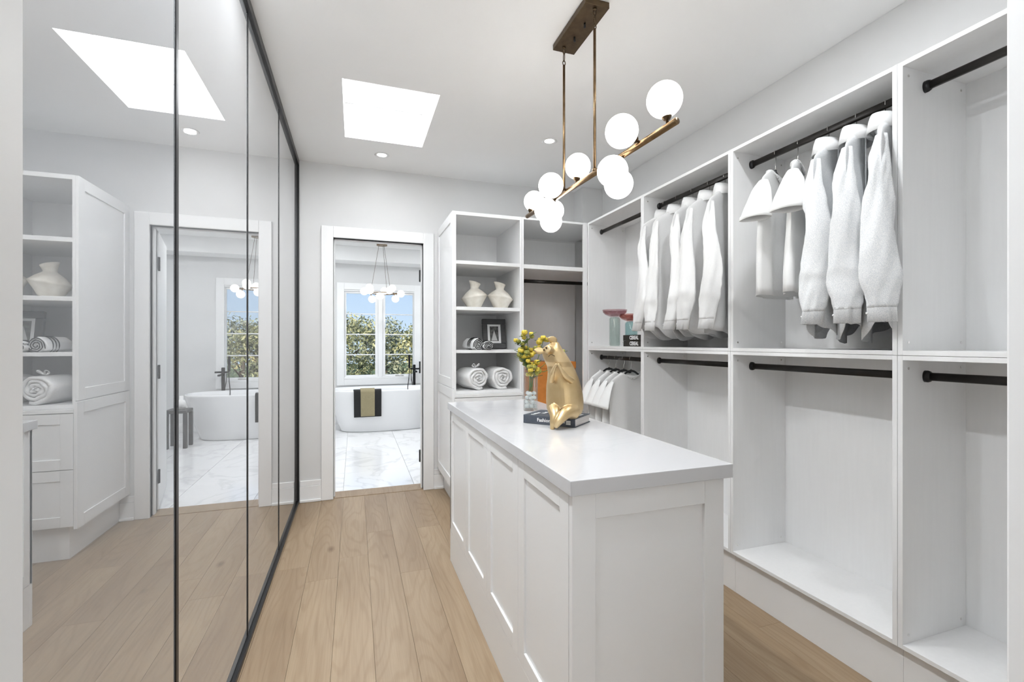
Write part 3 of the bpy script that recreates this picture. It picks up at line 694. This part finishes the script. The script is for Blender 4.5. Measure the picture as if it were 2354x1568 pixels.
def roll(name, x, y, z, r, ln, turns, th, label, m, yaw=0, stripe=False, ribbon=False, sq=1.0, seed=1):
    t = thing(name, label, 'towel', (x, y, z), rotz=yaw, local=True, group='rolled towels on the shelves')
    nseg = int(turns * 26); gap = r / turns; pin, pout = [], []
    for i in range(nseg + 1):
        a = 2 * PI * turns * i / nseg; rr = gap * .35 + (r - gap * .35) * i / nseg; w = 1 + .045 * math.sin(a * 3.1 + seed) + .03 * math.sin(a * 7 + seed * 2)
        pout.append((math.cos(a) * rr * w, math.sin(a) * rr * w * sq)); r2 = max(.002, rr - th)
        pin.append((math.cos(a) * r2 * w, math.sin(a) * r2 * w * sq))
    base = min(p[1] for p in pout)
    b = NB(); ys = [-ln / 2 - .0, -ln / 2 + .012, 0, ln / 2 - .012, ln / 2]; rs = []
    prof = pout + pin[::-1]
    for j, yy in enumerate(ys):
        k = .965 if j in (0, 4) else 1.0
        rs.append([Vector((px * k, yy + .006 * math.sin(i * .9 + seed) * (1 if j == 0 else 0), pz * k - base + (base * (1 - k) if 0 else 0))) for i, (px, pz) in enumerate(prof)])
    V = [[b.verts.new(p) for p in rg] for rg in rs]; n = len(prof)
    for j in range(len(V) - 1):
        for i in range(n): b.faces.new((V[j][i], V[j][(i + 1) % n], V[j + 1][(i + 1) % n], V[j + 1][i]))
    h = len(pout)
    for V_, in ((V[0],), (V[-1],)):
        for i in range(h - 1): b.faces.new((V_[i], V_[i + 1], V_[n - 2 - i], V_[n - 1 - i]))
    body = obj('towel_roll', b, m, t, True)
    if stripe:
        for dz in (.45, .75):
            b = NB(); pts = []
            for i in range(0, nseg + 1, 2):
                f = i / nseg
                if f < .12: continue
                px = pout[i][0] * (1 - .0) * .98; pz = pout[i][1] * .98 - base
                q = pin[i]; pts.append(Vector((px * dz + q[0] * (1 - dz), -ln / 2 - .004, (pout[i][1] * dz + q[1] * (1 - dz)) * .97 - base)))
            tube(b, pts, .0016, 5)
            obj('stripe', b, 'black', body)
        for q in range(3):
            b = NB(); pts = [Vector((math.cos(a) * r * 1.03, -ln / 2 + .045 + q * .022, math.sin(a) * r * 1.03 * sq - base)) for a in [2 * PI * k / 30 for k in range(5, 22)]]
            tube(b, pts, .0028, 5); obj('stripe', b, 'black', body)
    if ribbon:
        b = NB()
        for q in (-1, 1):
            lp = curve([(0, -.05, 2 * r * sq * .99), (q * .028, -.06, 2 * r * sq + .012), (q * .020 + .006, -.07, 2 * r * sq + .024), (.004, -.055, 2 * r * sq * .99)], 5); tube(b, lp, .007, 6, flat=.25)
        obj('ribbon_bow', b, 'terry', t, True)
    return t
sh2 = 1.214; sh1 = .908
roll('rolled_towel', .875, 3.50, sh2, .052, .20, 3.6, .010, 'small rolled towel with black stripes, left of the shelf pair', 'terry', D(10), True, seed=1.0)
roll('rolled_towel', .965, 3.44, sh2, .046, .16, 3.4, .010, 'small rolled towel with black stripes, beside the picture frame', 'terry', D(-4), True, sq=.8, seed=2.2)
roll('rolled_towel', .862, 3.50, sh1, .100, .24, 3.8, .020, 'big rolled white towel with ribbon loop on the lowest shelf', 'terry', D(14), False, True, sq=.88, seed=3.1)
roll('rolled_towel', 1.080, 3.52, sh1, .096, .26, 3.8, .020, 'big rolled white towel without ribbon on the lowest shelf', 'terry', D(2), False, False, sq=.95, seed=4.7)

t = thing('picture_frame', 'charcoal picture frame leaning on the shelf beside small towels', 'picture', (1.098, 3.66, sh2 + .0045), local=True, rot=(D(-9), 0, D(0)))
fw, fh = .100, .250
b = NB()
for (x0, x1, z0, z1) in ((-fw, fw, 0, .046), (-fw, fw, fh - .046, fh), (-fw, -fw + .042, .046, fh - .046), (fw - .042, fw, .046, fh - .046)): box(b, x0, x1, -.012, .012, z0, z1, bev=.003)
obj('moulding', b, 'frame', t)
mt = obj('mat_board', bx(-fw + .04, fw - .04, -.002, .002, .044, fh - .044), 'white', t)
ph = obj('photograph', bx(-.037, .037, -.0032, -.0021, .064, fh - .062), 'photo', mt)
b = NB()
v = [b.verts.new(p) for p in ((-.026, -.0036, .068), (.026, -.0036, .068), (.004, -.0036, .142), (0, -.0036, .160), (-.004, -.0036, .142))]; b.faces.new(v); v2 = [b.verts.new(p.co + Vector((0, .0003, 0))) for p in v]; b.faces.new(v2[::-1])
obj('pale_shape', b, 'photo_l', ph)

def vessel(x, y, z, r, h, br, bh, mc, mb, label):
    t = thing('glass_vessel', label, 'glass vessel', (x, y, z), local=True)
    b = NB(); lathe(b, [(.002, .001), (r * .86, .001), (r, .012), (r, h - .014), (r * .8, h - .002), (r * .35, h), (r * .3, h - .003), (r * .74, h - .006), (r - .004, h - .018), (r - .004, .016), (r * .82, .006), (.002, .006)], seg=32); obj('glass_cylinder', b, mc, t, True)
    z0 = h + .001
    b = NB(); lathe(b, [(.002, z0), (br * .35, z0), (br * .75, z0 + bh * .28), (br * .95, z0 + bh * .62), (br, z0 + bh), (br - .004, z0 + bh), (br * .91, z0 + bh * .62), (br * .70, z0 + bh * .36), (br * .3, z0 + .007), (.002, z0 + .007)], seg=36); obj('shallow_bowl', b, mb, t, True)
vessel(1.857, 3.04, 1.2415, .041, .222, .092, .052, 'smoke', 'pink', 'taller glass cylinder vessel topped with plum bowl')
vessel(1.965, 2.985, 1.2415, .046, .188, .092, .052, 'aqua', 'rust', 'shorter aqua glass vessel topped with rust bowl')
for k, (z, lb, tw) in enumerate(((1.2415, 'lower black CEREAL book of the stack beside glass vessels', 0), (1.2830, 'upper black CEREAL book of the stack beside glass vessels', 1.0))):
    t = thing('book', lb, 'book', (1.862, 2.795, z), local=True, rotz=D(tw), group='black books on the wardrobe shelf')
    b = NB(); box(b, 0, .19, -.135, .135, 0, .003, bev=.0008); box(b, 0, .19, -.135, .135, .038, .041, bev=.0008); box(b, 0, .003, -.135, .135, 0, .041, bev=.0008); obj('cover', b, 'brownk', t)
    obj('pages', bx(.0035, .186, -.131, .131, .0031, .0379), 'paper', t)
    text('lettering', 'CEREAL', .036, 'white', t, (-.0004, .0, .0205), (PI / 2, 0, -PI / 2), bold=.0012, width=.85)

# orange storage box in the corner cabinet
t = thing('storage_box', 'orange lidded storage box behind the flowers and pig', 'box', (1.53, 3.66, .7165), local=True)
obj('box_body', bx(-.225, .245, -.13, .13, 0, .335, bev=.003), 'orange', t); obj('lid', bx(-.229, .249, -.134, .134, .336, .392, bev=.003), 'orange', t)

# ------------------------------------------------------------------ book and pig on the island
A2, B2 = Vector((.696, 1.885)), Vector((.854, 1.702)); ang = math.atan2(B2.y - A2.y, B2.x - A2.x)
mid = (A2 + B2) / 2
bk = thing('book', 'thick navy fashion book under the gold pig', 'book', (mid.x, mid.y, IZ + .0004), rotz=ang, local=True)
hw = .121; dp = .17; bh = .036
b = NB(); box(b, -hw, hw, 0, dp, 0, .003, bev=.0008); box(b, -hw, hw, 0, dp, bh - .003, bh, bev=.0008); box(b, -hw, hw, -.001, .003, 0, bh, bev=.001); obj('cover', b, 'navy', bk)
obj('pages', bx(-hw + .004, hw - .004, .0031, dp - .004, .0031, bh - .0031), 'paper', bk)
text('lettering', 'Fashion', .021, 'white', bk, (-.022, -.0014, .0185), (PI / 2, 0, 0), bold=.0003)
text('lettering', 'Ideal Home', .0125, 'white', bk, (.046, -.0014, .0185), (PI / 2, 0, 0), bold=.0002)
b = NB()
for zz in (.012, .018, .024): box(b, .081, .101, -.0015, -.001, zz - .0022, zz + .0022)
obj('spine_mark', b, 'white', bk)
for k in range(4): text('lettering', ('THE FASHION BOOK', 'IDEAL HOME', 'STYLE', 'DESIGN')[k] if 0 else ('Fashion', 'Ideal', 'Home', 'Fashion')[k], .022, 'white', bk, ((-.085, -.06, .085, .10)[k], (.05, .09, .06, .10)[k], bh + .0003), (0, 0, PI / 2), bold=.0003)

PS = 1 / (539 * 6.03); ub = Vector((.905, -.425, 0)); wb = Vector((-.425, -.905, 0))
pig_c = Vector((.84, 1.775, IZ + bh + .001))
pg = thing('pig_statue', 'gold sitting pig statue with folded arms on the navy book', 'statue', pig_c, local=True)
def P3(cx, cyy, w=0.0): return ub * ((cx - 612) * PS) + Vector((0, 0, (1297 - cyy) * PS)) + wb * w
b = NB(); rs = []
sl = [(1297, 500, 730), (1280, 430, 815), (1245, 390, 852), (1180, 368, 872), (1080, 362, 874), (980, 362, 862), (880, 364, 842), (780, 376, 812), (690, 384, 776), (610, 374, 738), (540, 346, 700), (480, 320, 665), (430, 306, 632), (390, 306, 602), (350, 328, 576), (315, 372, 556), (288, 420, 540), (270, 462, 525)]
for yy, l, r in sl:
    cc = P3((l + r) / 2, yy); hw_ = (r - l) / 2 * PS; hd = hw_ * (.92 if yy > 600 else .88)
    off = .010 if 500 < yy < 900 else 0
    rs.append([cc + ub * math.cos(a) * hw_ + wb * (math.sin(a) * hd + (.012 if yy < 560 else 0)) for a in [2 * PI * k / 40 for k in range(40)]])
rings(b, rs)
# snout
sn0 = P3(415, 392, .052); dirs = (wb * .85 + ub * -.35 + Vector((0, 0, .30))).normalized()
tube(b, [sn0 - dirs * .02, sn0, sn0 + dirs * .022, sn0 + dirs * .026], [.022, .018, .0165, .0145], 18)
# ears
def ear(c, tip, wd, nrm):
    c, tip = Vector(c), Vector(tip); ax = (tip - c); sd_ = ax.cross(nrm).normalized(); rs = []
    for f, k in ((0, .55), (.25, .95), (.5, 1.0), (.75, .7), (.95, .2)):
        rs.append([c + ax * f + sd_ * math.cos(a) * wd * k + nrm * math.sin(a) * .0052 for a in [2 * PI * q / 16 for q in range(16)]])
    rings(b, rs)
ear(P3(325, 400, .03), P3(196, 380, .03), .017, (wb * .9 + Vector((0, 0, .4))).normalized())
ear(P3(505, 268, .02), P3(384, 212, .03), .017, (wb * .9 + Vector((0, 0, -.2))).normalized())
# arms meeting under the chin
tube(b, curve([P3(440, 800, .060), P3(452, 700, .083), P3(478, 620, .090), P3(512, 556, .094)], 5), [.0125 - .0005 * i for i in range(16)], 12)
tube(b, curve([P3(715, 790, .060), P3(640, 735, .083), P3(570, 640, .096), P3(528, 556, .096)], 5), [.0145 - .0006 * i for i in range(16)], 12)
# legs crossing over the spine of the book
tube(b, curve([P3(478, 1172, .046), P3(488, 1240, .080), P3(470, 1325, .096), P3(452, 1425, .098)], 5), [.030 - .00145 * i for i in range(16)], 14)
tube(b, curve([P3(725, 1200, .040), P3(640, 1205, .078), P3(556, 1290, .108), P3(494, 1380, .124)], 5), [.036 - .00185 * i for i in range(16)], 14)
body = obj('body', b, 'gold', pg, True)
rm = body.modifiers.new('remesh', 'REMESH'); rm.mode = 'VOXEL'; rm.voxel_size = .0022; rm.use_smooth_shade = True
sm = body.modifiers.new('smooth', 'SMOOTH'); sm.factor = .5; sm.iterations = 4
for cx, cyy in ((372, 404), (403, 376)):
    b = NB(); q = P3(cx, cyy, .052) + dirs * .0265 ; ball(b, q, .0042, 10, 8); obj('nostril', b, 'gold_dark', pg, True)
b = NB(); tube(b, curve([P3(402, 466, .074), P3(418, 448, .077), P3(442, 440, .079), P3(468, 450, .0785), P3(484, 462, .078)], 4), .0016, 6); obj('mouth', b, 'gold_dark', pg, True)
b = NB(); tube(b, curve([P3(548, 1178, .086), P3(565, 1155, .084), P3(620, 1128, .080)], 4), .0014, 6); obj('crease', b, 'gold_dark', pg, True)

# ------------------------------------------------------------------ vase with pebbles and yellow branches
VX, VY = .861, 2.225
o = NB(); R_ = .037; H_ = .228
lathe(o, [(.001, .0), (R_, .0), (R_, H_), (R_ - .003, H_), (R_ - .003, .008), (.001, .008)], seg=36)
o = obj('flower_vase', o, 'vase_glass', None, True); o.location = (VX, VY, IZ + .0005); tag(o, 'tall clear glass cylinder vase standing behind the pig', 'vase')
pk = 0
for lv in range(4):
    for k in range(4 if lv % 2 == 0 else 3):
        a = k * 2 * PI / (4 if lv % 2 == 0 else 3) + lv * .7; rr = .0185
        b = NB(); ball(b, (0, 0, 0), .0125, 14, 10, (1.08 + .1 * math.sin(pk), .95, .82), Matrix.Rotation(pk * 1.3, 3, 'Z') @ Matrix.Rotation(pk * .7, 3, 'X'))
        p = obj('pebble', b, 'porc', None, True); p.location = (VX + math.cos(a) * rr, VY + math.sin(a) * rr, IZ + .0225 + lv * .0215)
        tag(p, 'round white pebble at the bottom of the glass vase', 'pebble', 'white pebbles in the glass vase'); pk += 1
def branch(tips, label, seed):
    rnd = random.Random(seed)
    t = thing('flower_branch', label, 'flowers', (VX, VY, IZ + .10), local=True)
    b = NB(); last = None
    for k, tp in enumerate(tips):
        tp = Vector(tp); st = curve([(rnd.uniform(-.008, .008), rnd.uniform(-.008, .008), 0), (tp.x * .15, tp.y * .15, .09), (tp.x * .55, tp.y * .55, tp.z * .62), tp], 5); tube(b, st, .0017, 6)
    obj('stem', b, 'stem', t, True)
    for k, tp in enumerate(tips):
        tp = Vector(tp)
        for q in range(6):
            c = tp + Vector((rnd.uniform(-.03, .03), rnd.uniform(-.022, .022), rnd.uniform(-.05, .015)))
            b = NB(); r = rnd.uniform(.0105, .0155); ball(b, c, r * .85, 10, 8)
            for w in range(6):
                a = w * PI / 3; ball(b, c + Vector((math.cos(a) * r * .55, math.sin(a) * r * .55, r * .2)), r * .62, 8, 6, (1, 1, 1.3))
            obj('blossom', b, 'yellow' if rnd.random() < .6 else 'olive', t, True)
        for q in range(7):
            c = tp + Vector((rnd.uniform(-.015, .015), rnd.uniform(-.015, .015), rnd.uniform(-.055, 0))); a = rnd.uniform(0, 2 * PI); ln = rnd.uniform(.035, .055); dv = Vector((math.cos(a), math.sin(a), rnd.uniform(-.2, .6))).normalized(); sd_ = dv.cross(Vector((0, 0, 1))).normalized()
            b = NB(); rs = [[c + dv * ln * f + sd_ * w_ * s_ + Vector((0, 0, z_)) for s_, z_ in ((-1, 0), (0, .0015), (1, 0), (0, -.0015))] for f, w_ in ((0, .001), (.3, .009), (.6, .010), (.95, .001))]
            rings(b, rs); obj('leaf', b, 'leaf', t, True)
branch([(-.028, -.02, .285), (-.05, .02, .245), (-.045, -.01, .205), (-.02, -.015, .165)], 'branch of yellow buds rising left of the pig', 5)
branch([(.0, .02, .23), (.01, -.02, .15), (-.03, .03, .185), (.012, .0, .11)], 'short branch of yellow buds just above the vase rim', 8)
branch([(.075, .0, .27), (.145, -.01, .225), (.16, -.005, .165)], 'branch of yellow buds showing right behind the pig', 11)

# ------------------------------------------------------------------ bathroom
# window with casing, frame, two sashes, muntins and panes
w1 = thing('window_1', 'white two-sash bathroom window looking onto trees', None, ((WX0 + WX1) / 2, BY1, WZ0), kind='structure')
b = NB(); c0, c1, z0, z1 = -.262, 1.022, .600, 2.205; cw = .105
for (x0, x1, za, zb) in ((c0, c0 + cw, z0, z1), (c1 - cw, c1, z0, z1), (c0 + cw, c1 - cw, z1 - cw, z1), (c0 + cw, c1 - cw, z0, z0 + .09)): box(b, x0, x1, BY1 - .02, BY1 - .0005, za, zb, bev=.003)
obj('casing', b, 'trim', w1)
fi0, fi1 = WX0 - .059, WX1 + .059
b = NB()
for (x0, x1, za, zb) in ((fi0, WX0 - .03, WZ0 - .059, WZ1 + .059), (WX1 + .03, fi1, WZ0 - .059, WZ1 + .059), (fi0, fi1, WZ1 + .03, WZ1 + .059), (fi0, fi1, WZ0 - .059, WZ0 - .03), (.357, .418, WZ0 - .03, WZ1 + .03)): box(b, x0, x1, BY1 + .0, BY1 + .09, za, zb, bev=.003)
obj('window_frame', b, 'trim', w1)
for (s0, s1) in ((WX0, .310), (.465, WX1)):
    b = NB()
    for (x0, x1, za, zb) in ((s0 - .045 if s0 > .4 else s0 - .03, s0, WZ0 - .03, WZ1 + .03), (s1, s1 + (.047 if s1 < .4 else .03), WZ0 - .03, WZ1 + .03), (s0, s1, WZ1, WZ1 + .03), (s0, s1, WZ0 - .03, WZ0)): box(b, x0, x1, BY1 + .03, BY1 + .07, za, zb, bev=.002)
    sa = obj('sash', b, 'trim', w1)
    hz = (WZ1 - WZ0) / 4
    for k in range(1, 4): obj('muntin', bx(s0, s1, BY1 + .038, BY1 + .062, WZ0 + hz * k - .008, WZ0 + hz * k + .008, bev=.002), 'trim', sa)
    for k in range(4): obj('pane', bx(s0 + .0005, s1 - .0005, BY1 + .048, BY1 + .052, WZ0 + hz * k + (.009 if k else .0005), WZ0 + hz * (k + 1) - (.009 if k < 3 else .0005)), 'pane', sa)
b = NB(); box(b, .62, .75, BY1 - .022 + .03, BY1 + .03, WZ0 - .026, WZ0 - .014, bev=.002); obj('crank_handle', b, 'chrome', w1)

# tub
TCX, TCY = .43, 7.09
def el(hx, hy, z, n=56, e=.78): return [Vector((TCX + math.copysign(abs(math.cos(a)) ** e, math.cos(a)) * hx, TCY + math.copysign(abs(math.sin(a)) ** e, math.sin(a)) * hy, z)) for a in [2 * PI * k / n for k in range(n)]]
b = NB(); rings(b, [el(.60, .255, .0006), (el(.625, .27, .015)), el(.665, .295, .12), el(.715, .325, .28), el(.765, .352, .46), el(.80, .370, .575), el(.802, .371, .592), el(.792, .362, .598), el(.772, .345, .594), el(.745, .325, .55), el(.66, .285, .25), el(.60, .24, .16), el(.50, .18, .14)])
o = obj('bathtub', b, 'tub', None, True, origin=(0, 0, 0)); tag(o, 'white freestanding oval bathtub under the bathroom window', 'bathtub')
def drape(name, x0, x1, y_out, z_low, m, label, extra, dx0=0.0, cat='towel'):
    """folded towel over the front rim"""
    path = [(y_out + .085 + extra, .45), (y_out + .062, .560), (y_out + .040, .604 + extra), (y_out + .016, .608 + extra), (y_out - .006 - extra, .596), (y_out - .010 - extra, .55), (y_out - .006 - extra, z_low + .12), (y_out - .004 - extra, z_low)]
    pts = curve([(0, p[0], p[1]) for p in path], 5); th = .010
    b = NB(); rs = []
    for i, p in enumerate(pts):
        tn = (pts[min(i + 1, len(pts) - 1)] - pts[max(i - 1, 0)]).normalized(); nr = Vector((0, -tn.z, tn.y)) * (-1)
        sk = dx0 * i / len(pts)
        rs.append([Vector((x0 + sk, p.y, p.z)) + nr * 0, Vector((x1 + sk * .2, p.y, p.z)), Vector((x1 + sk * .2, p.y, p.z)) + nr * th, Vector((x0 + sk, p.y, p.z)) + nr * th])
    rings(b, rs); o = obj(name, b, m, None, True); tag(o, label, cat)
    bv = o.modifiers.new('edge', 'BEVEL'); bv.width = .003; bv.segments = 2
    return o
drape('bath_towel', -.022, .352, 6.722, .235, 'terry_k', 'wide black towel draped over the front rim of the tub', .0, .012)
drape('hand_towel', .068, .262, 6.722, .246, 'terry_o', 'narrow olive towel lying on top of the black towel', .0125, .012)
# floor-mounted tub filler
t = thing('tub_filler', 'black floor-mounted tub tap with hand shower behind the tub', 'faucet', (.905, 7.53, 0))
b = NB(); box(b, .885, .925, 7.51, 7.55, .0005, .915, bev=.004); obj('post', b, 'black', t)
b = NB(); box(b, .845, 1.01, 7.515, 7.545, .835, .86, bev=.003); box(b, .90, .93, 7.33, 7.52, .80, .825, bev=.003); obj('spout', b, 'black', t)
b = NB(); box(b, .812, .842, 7.50, 7.53, .86, 1.075, bev=.004); obj('hand_shower', b, 'black', t)
b = NB(); tube(b, curve([(.83, 7.50, .86), (.815, 7.46, .72), (.79, 7.40, .56), (.80, 7.36, .47), (.84, 7.38, .47), (.862, 7.42, .60), (.85, 7.47, .74), (.86, 7.51, .83)], 6), .006, 8); obj('hose', b, 'black', t, True)
# stool with candle jar
t = thing('stool', 'small dark stool at the right end of the tub, seen in mirror', 'stool', (1.165, 6.60, 0))
b = bx(1.04, 1.29, 6.48, 6.72, .42, .46, bev=.006); obj('seat', b, 'frame', t)
for x0 in (1.04, 1.25):
    for y0 in (6.48, 6.68): obj('leg', bx(x0, x0 + .04, y0, y0 + .04, .0005, .419, bev=.003), 'frame', t)
b = NB(); lathe(b, [(.001, 0), (.045, 0), (.045, .09), (.03, .11), (.02, .11), (.02, .16), (.001, .16)], (0, 0, 0), 24); o = obj('soap_jar', b, 'porc', None, True); o.location = (1.13, 6.60, .4605); tag(o, 'white lidded jar standing on the dark stool', 'jar')
# globe pendant
t = thing('globe_pendant', 'ring chandelier with ten opal globes before the bathroom window', 'chandelier', (.376, 7.0, CZ))
b = NB(); lathe(b, [(.001, -.0005), (.075, -.0005), (.075, -.03), (.001, -.03)], (.376, 7.0, CZ), 28); obj('canopy', b, 'bronze', t)
gl = [(.126, 1.997), (.206, 2.084), (.203, 2.01), (.24, 1.904), (.339, 1.932), (.418, 2.042), (.474, 2.02), (.533, 2.084), (.647, 1.992), (.562, 1.908)]
ring = [Vector((.386 + math.cos(a) * .17, 7.0 + math.sin(a) * .17, 1.99)) for a in [2 * PI * k / 28 for k in range(28)]]
b = NB()
for k in range(28): cyl(b, ring[k], ring[(k + 1) % 28], .006, 8)
obj('ring', b, 'bronze', t, True)
for k, (gx, gz) in enumerate(gl):
    gy = 7.0 + (-.12, .10, -.16, .04, -.18, .14, -.15, .12, 0, -.08)[k]; C = Vector((gx, gy, gz))
    b = NB(); ball(b, C, .054, 24, 14); g = obj('globe', b, 'globe_b', t, True)
    q = min(ring, key=lambda r: (r - C).length); b = NB(); cyl(b, q, q.lerp(C, .5), .008, 8); obj('arm', b, 'bronze', g, True)
for k in (5, 14, 24):
    b = NB(); cyl(b, ring[k], (.376 + (ring[k].x - .386) * .25, 7.0 + (ring[k].y - 7) * .25, CZ - .03), .0022, 6); obj('cable', b, 'bronzed', t)

# ------------------------------------------------------------------ outside
struct('ground', bx(-60, 60, 9.5, 120, -4.2, -4.0), 'grass', 'lawn below the bathroom window')
def tree(x, y, top, rx, m, label, seed, n=5200, sparse=1.0):
    rnd = random.Random(seed); t = thing('tree', label, 'tree', (x, y, -4.0), group='trees beyond the bathroom window')
    b = NB(); tube(b, curve([(x, y, -3.999), (x + .1, y, -1.5), (x - .05, y, top * .4)], 5), [.20 - .012 * i for i in range(11)], 10)
    blobs = []
    for k in range(26):
        a = rnd.uniform(0, 2 * PI); rr = rnd.random() ** .5 * rx * .75; hz = rnd.uniform(-3.2, top - .9)
        blobs.append((Vector((x + math.cos(a) * rr, y + math.sin(a) * rr * .7, hz - .35 * abs(math.cos(a)) * rr / rx)), rnd.uniform(.55, 1.0) * rx * .38))
    for k in range(12):
        a = k / 12 * 2 * PI; rr = rnd.uniform(.1, .62) * rx; blobs.append((Vector((x + math.cos(a) * rr, y + math.sin(a) * rr * .6, top - .75 - .32 * rr + rnd.uniform(-.3, .25))), rnd.uniform(.45, .7)))
    for c, r in blobs[:10]: tube(b, [Vector((x, y, c.z - .9)), c], [.05, .015], 6)
    obj('trunk', b, 'bark', t, True)
    vs, fs = [], []
    for q in range(n):
        c, r = blobs[rnd.randrange(len(blobs))]
        d = Vector((rnd.gauss(0, 1), rnd.gauss(0, 1), rnd.gauss(0, 1))).normalized() * r * (rnd.random() ** .4)
        p = c + d; u = Vector((rnd.gauss(0, 1), rnd.gauss(0, 1), rnd.gauss(0, 1))).normalized(); v = u.cross(Vector((rnd.gauss(0, 1), rnd.gauss(0, 1), rnd.gauss(0, 1)))).normalized(); s = rnd.uniform(.045, .10)
        i = len(vs); vs += [p - u * s, p + v * s * .4, p + u * s, p - v * s * .4]; fs.append((i, i + 1, i + 2, i + 3))
    me = bpy.data.meshes.new('foliage'); org = Vector((x, y, -4.0)); me.from_pydata([v - org for v in vs], [], fs); me.materials.append(M[m])
    f = bpy.data.objects.new('foliage', me); link(f); f.parent = t; f['kind'] = 'stuff'
tree(-.5, 17.5, 2.75, 1.9, 'tree1', 'olive green tree filling the left window sash', 1)
tree(1.0, 19.0, 2.55, 1.7, 'tree2', 'grey green tree behind the middle window post', 2)
tree(2.4, 18.0, 2.2, 1.3, 'tree1', 'yellowish tree in the right window sash', 3)
tree(3.4, 21.0, 2.75, 1.6, 'tree2', 'thin bluish tree at the right edge of the window', 4, 3000)
tree(-3.4, 20.0, 2.4, 2.3, 'tree2', 'tree hidden left of the bathroom window', 5)
tree(5.6, 19.0, 1.5, 2.4, 'tree3', 'golden tree seen through the window in the mirror', 6)
tree(8.6, 20.0, 1.9, 2.2, 'tree3', 'darker golden tree seen at the mirror seam', 7)
tree(1.6, 26.0, 1.7, 3.2, 'tree1', 'distant tree between the nearer window trees', 8)
